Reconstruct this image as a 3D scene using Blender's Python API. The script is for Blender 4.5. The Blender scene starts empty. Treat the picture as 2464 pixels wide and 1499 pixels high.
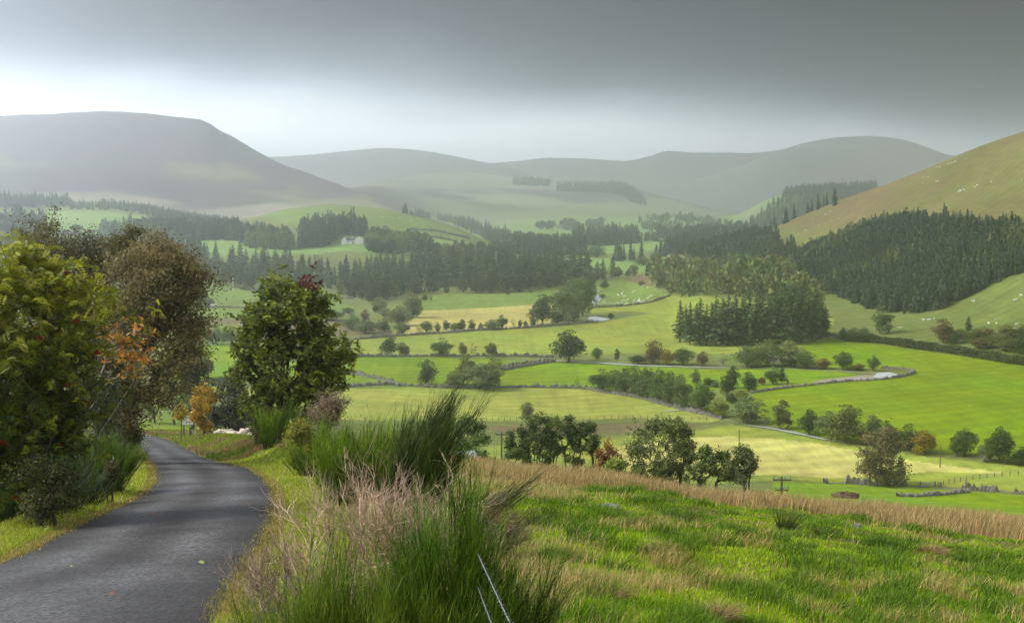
import bpy, math, random
import numpy as np
from mathutils import Vector, Matrix
R = math.radians
scene = bpy.context.scene
COL = scene.collection
rng = np.random.default_rng(7)
random.seed(7)

# ------------------------------------------------------------------ camera
# the layout below is written in sight lines of a 2464 x 1499 frame; F is the focal length in those units
FW, FH, F, HZ = 2464.0, 1499.0, 2974.0, 480.0
CX, CY = FW/2, FH/2
PITCH = math.atan((CY-HZ)/F)
CP, SP = math.cos(PITCH), math.sin(PITCH)
cam_d = bpy.data.cameras.new('camera'); cam = bpy.data.objects.new('camera', cam_d); COL.objects.link(cam)
cam_d.sensor_width = 36.0; cam_d.lens = 36.0*F/FW
cam_d.clip_start = 0.1; cam_d.clip_end = 60000
cam.location = (0, 0, 0); cam.rotation_euler = (math.pi/2-PITCH, 0, 0)
scene.camera = cam

# ------------------------------------------------------------------ world
HAZE = 2.75e-4
SUN_EL, SUN_AZ = 42.0, -86.0      # the bright part of the cloud, ahead on the left
w = bpy.data.worlds.new('World'); scene.world = w; w.use_nodes = True
nt = w.node_tree; N = nt.nodes; L = nt.links; N.clear()
def nd(t, **k):
    n = N.new(t)
    for a, v in k.items(): setattr(n, a, v)
    return n
def mth(op, a, b=None, c=None, clamp=False):
    n = nd('ShaderNodeMath', operation=op, use_clamp=clamp)
    for i, v in enumerate((a, b, c)):
        if v is None: continue
        if isinstance(v, (int, float)): n.inputs[i].default_value = v
        else: L.new(v, n.inputs[i])
    return n.outputs[0]
def sstep(x, a, b):
    n = nd('ShaderNodeMapRange', interpolation_type='SMOOTHSTEP')
    L.new(x, n.inputs[0]); n.inputs[1].default_value = a; n.inputs[2].default_value = b
    return n.outputs[0]
tc = nd('ShaderNodeTexCoord'); sep = nd('ShaderNodeSeparateXYZ'); L.new(tc.outputs['Generated'], sep.inputs[0])
dx, dy, dz = sep.outputs
az = mth('ARCTAN2', dx, dy)                     # 0 ahead, negative to the left
mp = nd('ShaderNodeMapping'); mp.inputs['Scale'].default_value = (2.2, 2.2, 9.0); L.new(tc.outputs['Generated'], mp.inputs[0])
nz = nd('ShaderNodeTexNoise'); nz.inputs['Scale'].default_value = 1.6; nz.inputs['Detail'].default_value = 5; nz.inputs['Roughness'].default_value = .45
L.new(mp.outputs[0], nz.inputs[0])
# storm cloud: dark band that sinks lower towards the right, pale rain light under it
azp = mth('ADD', az, 0.40, clamp=False)         # 0 at the left edge of view
azp = mth('MAXIMUM', azp, 0.0)
az2 = mth('MULTIPLY', azp, azp)
e1 = mth('ADD', dz, mth('MULTIPLY', mth('MULTIPLY', az2, 0.20), sstep(dz, -.02, .13)))
lf = mth('MULTIPLY', mth('MAXIMUM', mth('SUBTRACT', mth('MULTIPLY', az, -1.0), 0.08), 0.0), mth('MULTIPLY', dz, 0.85))
e1 = mth('ADD', e1, lf)
e2 = mth('ADD', e1, mth('MULTIPLY', mth('SUBTRACT', nz.outputs[0], 0.5), 0.075))
ramp = nd('ShaderNodeValToRGB'); cr = ramp.color_ramp; cr.interpolation = 'B_SPLINE'
SKYR = [(0.0, (2.0, 2.12, 2.25)), (0.20, (2.0, 2.12, 2.25)), (0.30, (1.55, 1.66, 1.79)), (0.385, (.92, 1.01, 1.12)), (0.47, (.40, .46, .55)), (0.56, (.10, .13, .17)), (0.68, (.012, .02, .03)), (1.0, (.001, .002, .004))]
SKYR = [(p, tuple(v/2.5 for v in c)) for p, c in SKYR]
cr.elements[0].position = SKYR[0][0]; cr.elements[0].color = (*SKYR[0][1], 1)
cr.elements[1].position = 1.0; cr.elements[1].color = (*SKYR[-1][1], 1)
for p, c in SKYR[1:-1]:
    e = cr.elements.new(p); e.color = (*c, 1)
L.new(mth('MULTIPLY', e2, 1/0.243), ramp.inputs[0])
sky = nd('ShaderNodeTexSky', sky_type='NISHITA'); sky.sun_disc = False
sky.sun_elevation = R(SUN_EL); sky.sun_rotation = R(SUN_AZ); sky.air_density = 1.0; sky.dust_density = 4.0
skm = nd('ShaderNodeMixRGB', blend_type='MULTIPLY'); skm.inputs[0].default_value = 1; L.new(sky.outputs[0], skm.inputs[1]); skm.inputs[2].default_value = (.025,.025,.025,1)
ov = nd('ShaderNodeMixRGB', blend_type='ADD'); ov.inputs[0].default_value = 1; L.new(skm.outputs[0], ov.inputs[1])
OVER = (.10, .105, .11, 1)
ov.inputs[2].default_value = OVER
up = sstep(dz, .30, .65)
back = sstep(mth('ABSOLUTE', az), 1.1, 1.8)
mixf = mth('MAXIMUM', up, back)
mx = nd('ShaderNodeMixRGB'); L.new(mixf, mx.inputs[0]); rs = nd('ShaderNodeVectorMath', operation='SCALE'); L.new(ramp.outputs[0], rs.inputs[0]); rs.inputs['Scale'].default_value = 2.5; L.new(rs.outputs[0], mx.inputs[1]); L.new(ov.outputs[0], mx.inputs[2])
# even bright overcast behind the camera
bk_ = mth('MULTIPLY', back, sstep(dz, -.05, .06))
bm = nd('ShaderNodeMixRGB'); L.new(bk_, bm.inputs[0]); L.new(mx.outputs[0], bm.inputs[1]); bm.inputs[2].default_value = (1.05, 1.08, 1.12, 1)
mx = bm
# added glow outside the view, far to the left, to brighten the haze
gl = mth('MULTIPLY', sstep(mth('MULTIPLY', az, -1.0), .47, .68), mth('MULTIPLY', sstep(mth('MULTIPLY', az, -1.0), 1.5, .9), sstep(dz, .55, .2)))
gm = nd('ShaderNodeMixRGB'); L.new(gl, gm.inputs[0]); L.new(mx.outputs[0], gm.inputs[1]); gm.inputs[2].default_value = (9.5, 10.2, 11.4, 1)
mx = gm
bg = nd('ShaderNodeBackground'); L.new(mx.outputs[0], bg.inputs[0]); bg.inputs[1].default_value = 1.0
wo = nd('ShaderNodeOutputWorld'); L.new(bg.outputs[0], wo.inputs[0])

# ------------------------------------------------------------------ sun behind thin cloud
sd = bpy.data.lights.new('sun', 'SUN'); sun = bpy.data.objects.new('sun', sd); COL.objects.link(sun)
sd.energy = 5.0; sd.angle = R(24); sd.color = (1.0, .95, .86)
sdir = Vector((math.sin(R(SUN_AZ))*math.cos(R(SUN_EL)), math.cos(R(SUN_AZ))*math.cos(R(SUN_EL)), math.sin(R(SUN_EL))))
sun.rotation_euler = (-sdir).to_track_quat('-Z', 'Y').to_euler()
sun.location = (0, 0, 300)

scene.view_settings.view_transform = 'Standard'; scene.view_settings.look = 'None'
scene.view_settings.exposure = 0.14; scene.view_settings.gamma = 1.0
scene.render.engine = 'CYCLES'
scene.cycles.volume_bounces = 4; scene.cycles.max_bounces = 8; scene.cycles.diffuse_bounces = 2
scene.cycles.transmission_bounces = 2; scene.cycles.transparent_max_bounces = 8; scene.cycles.glossy_bounces = 2
scene.cycles.use_denoising = True

# ------------------------------------------------------------------ small helpers
def tag(o, label=None, cat=None, group=None, kind=None):
    for k, v in (('label', label), ('category', cat), ('group', group), ('kind', kind)):
        if v: o[k] = v
    return o
def link(o, parent=None):
    COL.objects.link(o)
    if parent is not None: o.parent = parent
    return o
def empty(name, loc=(0,0,0), rz=0.0):
    o = bpy.data.objects.new(name, None); o.location = loc; o.rotation_euler = (0,0,rz); o.empty_display_size = .3
    return link(o)
def mesh_np(name, V, faces, mats=(), tint=None, fmat=None, smooth=True, col=None):
    """faces: list of int arrays, each (m,3) or (m,4); tint: per-vertex float; col: per-vertex rgb"""
    me = bpy.data.meshes.new(name)
    V = np.ascontiguousarray(V, dtype=np.float32)
    faces = [np.asarray(f, dtype=np.int32) for f in faces if len(f)]
    me.vertices.add(len(V)); me.vertices.foreach_set('co', V.ravel())
    tot = sum(f.size for f in faces); nf = sum(len(f) for f in faces)
    me.loops.add(tot); me.polygons.add(nf)
    me.loops.foreach_set('vertex_index', np.concatenate([f.ravel() for f in faces]))
    cnt = np.concatenate([np.full(len(f), f.shape[1], dtype=np.int32) for f in faces])
    st = np.zeros(nf, dtype=np.int32); st[1:] = np.cumsum(cnt)[:-1]
    me.polygons.foreach_set('loop_start', st)
    try: me.polygons.foreach_set('loop_total', cnt)
    except Exception: pass
    if fmat is not None: me.polygons.foreach_set('material_index', np.asarray(fmat, dtype=np.int32))
    for m in mats: me.materials.append(m)
    if tint is not None:
        a = me.attributes.new('tint', 'FLOAT', 'POINT'); a.data.foreach_set('value', np.asarray(tint, dtype=np.float32))
    if col is not None:
        a = me.attributes.new('hue', 'FLOAT_COLOR', 'POINT')
        c = np.ones((len(V), 4), dtype=np.float32); c[:, :3] = col; a.data.foreach_set('color', c.ravel())
    me.update(calc_edges=True)
    me.polygons.foreach_set('use_smooth', np.full(nf, bool(smooth)))
    return me
def mobj(name, me, parent=None, loc=(0,0,0), rz=0.0, sc=None, color=None):
    o = bpy.data.objects.new(name, me); o.location = loc; o.rotation_euler = (0,0,rz)
    if sc is not None: o.scale = sc if hasattr(sc, '__len__') else (sc, sc, sc)
    if color is not None: o.color = (*color, 1)
    return link(o, parent)

# value noise (deterministic), vectorised
_T = np.random.default_rng(99).random(65536).astype(np.float32)
def vnoise(x, y, seed=0):
    x = np.asarray(x, dtype=np.float64); y = np.asarray(y, dtype=np.float64)
    xi = np.floor(x).astype(np.int64); yi = np.floor(y).astype(np.int64)
    fx = x-xi; fy = y-yi; fx = fx*fx*(3-2*fx); fy = fy*fy*(3-2*fy)
    def h(a, b): return _T[(a*73856093 ^ b*19349663 ^ (seed*83492791+12345)) & 65535]
    return ((h(xi,yi)*(1-fx)+h(xi+1,yi)*fx)*(1-fy)+(h(xi,yi+1)*(1-fx)+h(xi+1,yi+1)*fx)*fy)*2-1
def fbm(x, y, scale, octv=4, seed=0, gain=.5):
    s = 0; a = 1; t = 0; fq = 1.0/scale
    for k in range(octv):
        s = s + a*vnoise(x*fq+17.3*k, y*fq-9.1*k, seed+k); t += a; a *= gain; fq *= 2.03
    return s/t
def pchip(xk, yk, x):
    """1-D monotone cubic through (xk,yk), clamped outside"""
    xk = np.asarray(xk, float); yk = np.asarray(yk, float)
    h = np.diff(xk); d = np.diff(yk)/h
    m = np.zeros(len(xk)); m[0] = d[0]; m[-1] = d[-1]
    for i in range(1, len(xk)-1):
        if d[i-1]*d[i] > 0:
            w1 = 2*h[i]+h[i-1]; w2 = h[i]+2*h[i-1]
            m[i] = (w1+w2)/(w1/d[i-1]+w2/d[i])
    x = np.clip(x, xk[0], xk[-1]); i = np.clip(np.searchsorted(xk, x)-1, 0, len(xk)-2)
    t = (x-xk[i])/h[i]
    return ((1+2*t)*(1-t)**2)*yk[i]+t*(1-t)**2*h[i]*m[i]+t*t*(3-2*t)*yk[i+1]+t*t*(t-1)*h[i]*m[i+1]

# ------------------------------------------------------------------ terrain
def ray(px, py):
    """azimuth and elevation slope of the sight line (px, py)"""
    u = (np.asarray(px, float)-CX)/F; v = (CY-np.asarray(py, float))/F
    f = CP+v*SP; z = -SP+v*CP
    return np.arctan2(u, f), z/np.hypot(u, f)
def plane(r, pts):   # hillside under the camera: (px, slope)
    return ('s', [(p, r, s) for p, s in pts])
SL = [(-1500,.17),(0,.178),(330,.180),(700,.180),(1100,.178),(1400,.182),(1700,.186),(2100,.192),(2464,.200),(3600,.20)]
LINES = [
 plane(0.5, SL), plane(3, SL), plane(8, SL), plane(16, SL), plane(24, SL),
 ('p', [(-1500,60,1080),(0,60,1098),(330,60,1098),(500,60,1098),(700,55,1107),(900,50,1116),(1100,46,1130),(1400,44,1168),(1700,42,1206),(2100,38,1254),(2464,34,1302),(3600,30,1400)]),
 ('p', [(-1500,85,1060),(0,85,1076),(330,85,1076),(500,85,1076),(700,80,1090),(900,80,1128),(1100,80,1155),(1400,80,1230),(1700,80,1262),(2100,75,1300),(2464,72,1345),(3600,70,1420)]),
 ('p', [(-1500,130,1040),(0,130,1052),(330,130,1053),(500,130,1054),(700,130,1088),(900,130,1130),(1100,130,1160),(1400,130,1195),(1700,130,1225),(2100,130,1262),(2464,130,1300),(3600,130,1330)]),
 ('p', [(-1500,200,1010),(0,200,1010),(330,200,996),(500,200,1000),(700,200,1040),(900,200,1080),(1100,200,1112),(1400,200,1145),(1700,200,1180),(2100,200,1215),(2464,200,1245),(3600,200,1270)]),
 ('p', [(-1500,280,975),(0,280,970),(330,280,962),(500,280,968),(700,280,1000),(900,280,1040),(1100,280,1075),(1400,280,1118),(1700,280,1165),(2100,280,1198),(2464,280,1220),(3600,280,1225)]),
 ('p', [(-1500,400,955),(0,400,950),(500,400,948),(800,400,965),(1100,400,985),(1400,400,998),(2464,400,1000),(3600,400,1000)]),
 ('p', [(-1500,550,850),(0,550,850),(800,550,855),(1400,550,858.5),(2464,550,858.5),(3600,550,830)]),
 ('p', [(-1500,800,730),(0,800,728),(800,800,730),(1600,800,732),(1700,800,712),(1900,780,716),(2100,720,742),(2300,700,716),(2464,700,655),(3600,700,400)]),
 ('p', [(-1500,1000,670),(0,1000,670),(800,1000,682),(1500,1000,686),(1600,1000,662),(1700,1050,655),(1850,1050,632),(1950,1000,618),(2100,900,580),(2300,880,530),(2464,850,515),(3600,820,260)]),
 ('p', [(-1500,1200,590),(0,1200,592),(250,1200,598),(500,1200,606),(700,1300,590),(845,1300,585),(1100,1300,620),(1300,1300,640),(1500,1320,637),(1560,1320,640),(1620,1330,624),(1700,1330,606),(1800,1380,578),(1880,1420,541),(2000,1350,492),(2150,1250,438),(2300,1150,376),(2464,1050,316),(2800,1000,200),(3600,950,60)]),
 ('p', [(-1500,1750,495),(0,1700,502),(250,1700,508),(400,1700,526),(500,1700,545),(560,1700,540),(620,1700,522),(700,1700,503),(800,1700,493),(900,1700,500),(1000,1700,520),(1100,1700,548),(1200,1700,590),(1300,1700,599),(1600,1700,601),(1700,1700,600),(1800,1750,592),(1880,1800,580),(2000,1800,560),(2464,1500,520),(3600,1400,400)]),
 ('p', [(-1500,2150,470),(0,2100,474),(250,2100,492),(400,2100,514),(500,2100,530),(600,2100,526),(700,2100,512),(800,2100,505),(900,2100,516),(1000,2100,540),(1100,2100,566),(1200,2100,580),(1700,2100,579),(2000,2100,585),(2464,2100,600),(3600,2100,560)]),
 ('p', [(-1500,2700,425),(0,2700,440),(250,2700,465),(500,2700,490),(700,2700,497),(900,2700,506),(960,2700,520),(1100,2700,548),(1400,2700,556),(1700,2700,557),(1800,2700,545),(2000,2700,520),(2464,2700,520),(3600,2700,520)]),
 ('p', [(-1500,3400,300),(-400,3400,285),(0,3400,277),(60,3400,275),(100,3400,276),(200,3400,271),(240,3400,270),(330,3400,276),(400,3400,282),(475,3400,291),(500,3400,300),(530,3400,322),(560,3400,338),(620,3350,372),(680,3300,398),(730,3300,412),(800,3200,437),(850,3200,456),(880,3200,461),(930,3200,480),(970,3200,500),(1050,3200,530),(1200,3300,541),(1500,3300,541),(1700,3300,541),(1770,3200,520),(1850,3200,478),(1900,3200,460),(2000,3200,452),(2100,3200,448),(2464,3200,440),(3600,3200,430)]),
 ('p', [(-1500,4600,440),(0,4600,400),(500,4600,400),(700,4600,450),(780,4600,470),(870,5500,449),(930,5500,431),(1050,5500,416),(1150,5500,418),(1250,5500,428),(1330,5500,429),(1400,5500,433),(1480,5500,438),(1520,5500,448),(1560,5500,461),(1650,5500,484),(1750,5500,513),(1900,5500,530),(2464,5500,520),(3600,5500,520)]),
 ('p', [(-1500,5850,440),(0,5850,440),(650,5850,450),(1250,5850,480),(1750,5850,510),(2464,5850,500),(3600,5850,500)]),
 ('p', [(-1500,6100,420),(0,6100,400),(600,6100,384),(640,6100,379),(740,6100,373),(860,6100,361),(930,6100,355),(1000,6100,359),(1100,6100,375),(1180,6100,391),(1240,6100,402),(1290,6100,424),(1340,6100,440),(1450,6100,458),(1550,6100,455),(1646,6100,438),(1710,6100,419),(1785,6100,397),(1879,6100,364),(1954,6100,358),(2048,6100,361),(2180,6100,370),(2274,6100,377),(2464,6100,390),(3600,6100,400)]),
 ('p', [(-1500,6350,450),(2464,6350,450),(3600,6350,450)]),
 ('p', [(-1500,6600,420),(600,6600,410),(1000,6600,400),(1240,6600,388),(1330,6600,379),(1450,6600,383),(1500,6600,386),(1560,6600,375),(1609,6600,362),(1673,6600,365),(1785,6600,366),(1879,6600,358),(1936,6600,342),(2011,6600,329),(2086,6600,325),(2161,6600,333),(2229,6600,353),(2280,6600,372),(2464,6600,380),(3600,6600,390)]),
 ('p', [(-1500,7200,465),(3600,7200,465)]),
 ('p', [(-1500,9000,479),(3600,9000,479)]),
]
PHI = np.linspace(R(-62), R(62), 2400)
LR, LE = [], []
for kind, pts in LINES:
    a = []
    for p, r, v in pts:
        if kind == 's':
            e = -(1.7/r+v); ph = math.atan((p-CX)/F)
        else:
            ph, e = ray(p, v)
        a.append((float(ph), math.log(r), float(e)))
    a.sort(); a = np.array(a)
    LR.append(pchip(a[:,0], a[:,1], PHI)); LE.append(pchip(a[:,0], a[:,2], PHI))
LR = np.array(LR); LE = np.array(LE)
# monotone-cubic slopes along each azimuth
_h = np.diff(LR, axis=0); _d = np.diff(LE, axis=0)/_h
LM = np.zeros_like(LE); LM[0] = _d[0]; LM[-1] = _d[-1]
for i in range(1, len(LE)-1):
    w1 = 2*_h[i]+_h[i-1]; w2 = _h[i]+2*_h[i-1]
    ok = _d[i-1]*_d[i] > 0
    LM[i] = np.where(ok, (w1+w2)/(w1/np.where(ok,_d[i-1],1)+w2/np.where(ok,_d[i],1)), 0)
def smoothst(a, b, x):
    t = np.clip((x-a)/(b-a), 0, 1); return t*t*(3-2*t)
def slope_at(phi, r):
    phi = np.atleast_1d(np.asarray(phi, float)); r = np.atleast_1d(np.asarray(r, float))
    phi, r = np.broadcast_arrays(phi, r); shp = phi.shape; phi = phi.ravel(); r = r.ravel()
    c = np.clip((phi-PHI[0])/(PHI[-1]-PHI[0])*(len(PHI)-1), 0, len(PHI)-1.001); c0 = c.astype(int); f = c-c0
    g = lambda A: A[:, c0]*(1-f)+A[:, c0+1]*f
    out = np.empty(len(r))
    for s in range(0, len(r), 200000):
        sl = slice(s, s+200000); cc, ff = c0[sl], f[sl]
        G = lambda A: A[:, cc]*(1-ff)+A[:, cc+1]*ff
        X, Y, M = G(LR), G(LE), G(LM)
        x = np.clip(np.log(r[sl]), X[0], X[-1]-1e-6)
        i = np.clip((X <= x).sum(axis=0)-1, 0, len(LINES)-2); j = np.arange(len(x))
        h = X[i+1,j]-X[i,j]; t = (x-X[i,j])/h
        out[sl] = (1+2*t)*(1-t)**2*Y[i,j]+t*(1-t)**2*h*M[i,j]+t*t*(3-2*t)*Y[i+1,j]+t*t*(t-1)*h*M[i+1,j]
    return out.reshape(shp)
ROADL = [(-900,1500),(-300,1440),(0,1355),(110,1304),(220,1249),(312,1208),(367,1172),(374,1135),(352,1102),(330,1080),(318,1066),(290,1054),(240,1046),(150,1040)]
ROADR = [(521,1490),(550,1432),(602,1344),(631,1297),(653,1245),(657,1190),(642,1161),(605,1133),(569,1120),(514,1109),(477,1095),(422,1067),(396,1056),(352,1046.5),(290,1040),(200,1034)]
def height(x, y):
    x = np.asarray(x, float); y = np.asarray(y, float)
    r = np.hypot(x, y); r = np.maximum(r, .3)
    z = r*slope_at(np.arctan2(x, y), r)
    # natural unevenness, growing with distance
    z = z+fbm(x, y, 9, 3, 3)*np.clip((r-14)/60, 0, 1)*.22*np.clip(1-(r-150)/200, .15, 1)
    z = z+fbm(x, y, 160, 4, 11)*smoothst(600, 1600, r)*3.0+fbm(x, y, 420, 5, 21)*smoothst(1500, 3500, r)*20*np.clip(1-(r-3800)/2500,.35,1)
    z = z+HUMPS(x, y, r)
    return z
def HUMPS(x, y, r):
    return 0.0*r
def zat(x, y): return float(np.atleast_1d(height(x, y))[0])
_rs = np.exp(np.linspace(math.log(2.0), math.log(8800), 1500))
def hit(px, py, rmin=2.0, rmax=9000):
    """where the sight line (px, py) meets the ground"""
    ph, e = ray(px, py); ph = float(ph); e = float(e)
    rr = _rs[(_rs >= rmin) & (_rs <= rmax)]
    zz = height(np.sin(ph)*rr, np.cos(ph)*rr)-e*rr
    k = np.where(zz >= 0)[0]
    if len(k) == 0: r = rr[np.argmax(zz/rr)]
    elif k[0] == 0: r = rr[0]
    else:
        i = k[0]; t = -zz[i-1]/(zz[i]-zz[i-1]); r = rr[i-1]+t*(rr[i]-rr[i-1])
    x, y = math.sin(ph)*r, math.cos(ph)*r
    return Vector((x, y, zat(x, y)))
def at_r(px, r, py=700):
    """on the ground at distance r in the direction px"""
    ph = float(ray(px, py)[0]); x, y = math.sin(ph)*r, math.cos(ph)*r
    return Vector((x, y, zat(x, y)))
def hits(pts, **k): return np.array([hit(p[0], p[1], **k) for p in pts])
# ------------------------------------------------------------------ materials
def newmat(name):
    m = bpy.data.materials.new(name); m.use_nodes = True; t = m.node_tree; t.nodes.clear()
    return m, t
def mat_simple(name, col, rough=.8, noise=0.0, nscale=4.0, metal=0.0, bump=0.0, col2=None, spec=.3):
    m, t = newmat(name); n, l = t.nodes, t.links
    b = n.new('ShaderNodeBsdfPrincipled'); o = n.new('ShaderNodeOutputMaterial'); l.new(b.outputs[0], o.inputs[0])
    b.inputs['Roughness'].default_value = rough; b.inputs['Metallic'].default_value = metal; b.inputs['Specular IOR Level'].default_value = spec
    if noise or col2:
        tc = n.new('ShaderNodeTexCoord'); nz = n.new('ShaderNodeTexNoise'); nz.inputs['Scale'].default_value = nscale; nz.inputs['Detail'].default_value = 6
        l.new(tc.outputs['Object'], nz.inputs[0])
        mx = n.new('ShaderNodeMixRGB'); l.new(nz.outputs[0], mx.inputs[0])
        c2 = col2 or tuple(c*(1-noise) for c in col)
        mx.inputs[1].default_value = (*c2, 1); mx.inputs[2].default_value = (*col, 1); l.new(mx.outputs[0], b.inputs['Base Color'])
        if bump:
            bp = n.new('ShaderNodeBump'); bp.inputs['Strength'].default_value = bump; l.new(nz.outputs[0], bp.inputs['Height']); l.new(bp.outputs[0], b.inputs['Normal'])
    else: b.inputs['Base Color'].default_value = (*col, 1)
    return m
def mat_leaf(name, trans=.35, rough=.55, spec=.25, lo=.55, hi=1.5, use_hue=False):
    """foliage: object colour (or the 'hue' attribute) times a per-leaf tint, slightly translucent"""
    m, t = newmat(name); n, l = t.nodes, t.links
    o = n.new('ShaderNodeOutputMaterial')
    if use_hue:
        a0 = n.new('ShaderNodeAttribute'); a0.attribute_name = 'hue'; base = a0.outputs['Color']
    else:
        oi = n.new('ShaderNodeObjectInfo'); base = oi.outputs['Color']
    a = n.new('ShaderNodeAttribute'); a.attribute_name = 'tint'
    mr = n.new('ShaderNodeMapRange'); l.new(a.outputs['Fac'], mr.inputs[0]); mr.inputs[3].default_value = lo; mr.inputs[4].default_value = hi
    mul = n.new('ShaderNodeVectorMath'); mul.operation = 'SCALE'; l.new(base, mul.inputs[0]); l.new(mr.outputs[0], mul.inputs['Scale'])
    hs = n.new('ShaderNodeHueSaturation'); l.new(mul.outputs[0], hs.inputs['Color'])
    mh = n.new('ShaderNodeMapRange'); l.new(a.outputs['Fac'], mh.inputs[0]); mh.inputs[3].default_value = .515; mh.inputs[4].default_value = .485
    l.new(mh.outputs[0], hs.inputs['Hue'])
    b = n.new('ShaderNodeBsdfPrincipled'); l.new(hs.outputs[0], b.inputs['Base Color']); b.inputs['Roughness'].default_value = rough; b.inputs['Specular IOR Level'].default_value = spec
    tr = n.new('ShaderNodeBsdfTranslucent'); l.new(hs.outputs[0], tr.inputs[0])
    mx = n.new('ShaderNodeMixShader'); mx.inputs[0].default_value = trans; l.new(b.outputs[0], mx.inputs[1]); l.new(tr.outputs[0], mx.inputs[2]); l.new(mx.outputs[0], o.inputs[0])
    return m
M_LEAF = mat_leaf('leaf')
M_NEEDLE = mat_leaf('needles', trans=.12, rough=.7, lo=.5, hi=1.55)
M_HUE = mat_leaf('grass_blade', trans=.4, use_hue=True, lo=.6, hi=1.4)
M_BARK = mat_simple('bark', (.11,.085,.06), .9, .55, 9, bump=.4)
M_BARKG = mat_simple('grey_bark', (.20,.18,.15), .9, .5, 9, bump=.4)
M_STONE = mat_simple('stone', (.24,.235,.22), .9, .6, 2.2, bump=.5)
M_DSTONE = mat_simple('weathered_wall_stone', (.17,.165,.13), .95, .6, 1.7, bump=.5)
M_WHITE = mat_simple('white_render', (.80,.80,.77), .8, .12, 3)
M_SLATE = mat_simple('slate', (.085,.09,.10), .6, .3, 2)
M_TIMBER = mat_simple('weathered_timber', (.13,.105,.08), .9, .5, 7, bump=.3)
M_WIRE = mat_simple('galvanised_wire', (.22,.235,.24), .6, metal=.5)
M_METAL = mat_simple('grey_metal', (.35,.38,.40), .45, .2, 5, metal=.4)
M_GLASS = mat_simple('window_glass', (.03,.035,.04), .15, spec=.6)
M_BERRY = mat_simple('berry', (.30,.012,.008), .4)

def mat_ground(name):
    m, t = newmat(name); n, l = t.nodes, t.links
    o = n.new('ShaderNodeOutputMaterial'); b = n.new('ShaderNodeBsdfPrincipled'); l.new(b.outputs[0], o.inputs[0])
    b.inputs['Roughness'].default_value = .95; b.inputs['Specular IOR Level'].default_value = .1
    a = n.new('ShaderNodeAttribute'); a.attribute_name = 'hue'
    g = n.new('ShaderNodeNewGeometry')
    tot = None
    def noise(sc, det, amt, stretch=None, rot=0.0):
        src = g.outputs['Position']
        if stretch:
            mp = n.new('ShaderNodeMapping'); mp.inputs['Scale'].default_value = stretch; mp.inputs['Rotation'].default_value = (0,0,rot); l.new(src, mp.inputs[0]); src = mp.outputs[0]
        z = n.new('ShaderNodeTexNoise'); z.inputs['Scale'].default_value = sc; z.inputs['Detail'].default_value = det; z.inputs['Roughness'].default_value = .62
        l.new(src, z.inputs[0])
        q = n.new('ShaderNodeMath'); q.operation = 'MULTIPLY_ADD'; l.new(z.outputs[0], q.inputs[0]); q.inputs[1].default_value = amt; q.inputs[2].default_value = 1-amt*.5
        return q.outputs[0]
    def mul(x, y):
        q = n.new('ShaderNodeMath'); q.operation = 'MULTIPLY'; l.new(x, q.inputs[0]); l.new(y, q.inputs[1]); return q.outputs[0]
    f = mul(noise(.012, 5, .8), noise(.11, 6, 1.0))
    f = mul(f, noise(1.3, 4, .5))
    f = mul(f, noise(.42, 3, .65, (1, .07, 1), .5))      # mowing and drilling lines
    mp = n.new('ShaderNodeMapping'); mp.inputs['Rotation'].default_value = (0,0,1.25); l.new(g.outputs['Position'], mp.inputs[0])
    wv = n.new('ShaderNodeTexWave'); wv.inputs['Scale'].default_value = .035; wv.inputs['Distortion'].default_value = 2.5; wv.inputs['Detail'].default_value = 2; wv.inputs['Detail Scale'].default_value = .4; l.new(mp.outputs[0], wv.inputs[0])
    q = n.new('ShaderNodeMath'); q.operation = 'MULTIPLY_ADD'; l.new(wv.outputs['Fac'], q.inputs[0]); q.inputs[1].default_value = .16; q.inputs[2].default_value = .92; f = mul(f, q.outputs[0])
    hs = n.new('ShaderNodeHueSaturation'); l.new(a.outputs['Color'], hs.inputs['Color'])
    z = n.new('ShaderNodeTexNoise'); z.inputs['Scale'].default_value = .03; z.inputs['Detail'].default_value = 7; l.new(g.outputs['Position'], z.inputs[0])
    mr = n.new('ShaderNodeMapRange'); l.new(z.outputs[0], mr.inputs[0]); mr.inputs[1].default_value = .25; mr.inputs[2].default_value = .75; mr.inputs[3].default_value = .475; mr.inputs[4].default_value = .525
    l.new(mr.outputs[0], hs.inputs['Hue'])
    sc = n.new('ShaderNodeVectorMath'); sc.operation = 'SCALE'; l.new(hs.outputs[0], sc.inputs[0]); l.new(f, sc.inputs['Scale'])
    l.new(sc.outputs[0], b.inputs['Base Color'])
    zb = n.new('ShaderNodeTexNoise'); zb.inputs['Scale'].default_value = 2.0; zb.inputs['Detail'].default_value = 8; l.new(g.outputs['Position'], zb.inputs[0])
    bp = n.new('ShaderNodeBump'); bp.inputs['Strength'].default_value = .6; bp.inputs['Distance'].default_value = .3; l.new(zb.outputs[0], bp.inputs['Height']); l.new(bp.outputs[0], b.inputs['Normal'])
    return m
M_GROUND = mat_ground('ground')

# field colours (linear albedo)
GR = dict(bright=(.125,.19,.003), bright2=(.13,.205,.005), pale=(.235,.26,.045), pale2=(.195,.235,.035), straw=(.36,.34,.10), straw2=(.33,.30,.09),
  rough=(.12,.14,.04), brown=(.13,.105,.05), hill=(.128,.10,.042), hillg=(.115,.115,.035), moor=(.085,.068,.08), moorg=(.17,.175,.09), pasture=(.13,.19,.035),
  heather=(.06,.04,.055), far=(.20,.22,.13), verge=(.17,.24,.03), dark=(.05,.07,.02), cloud=(.3,.3,.3), farfield=(.16,.25,.06), near=(.13,.21,.012), litter=(.17,.12,.055), fol=(.04,.055,.03))
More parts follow.
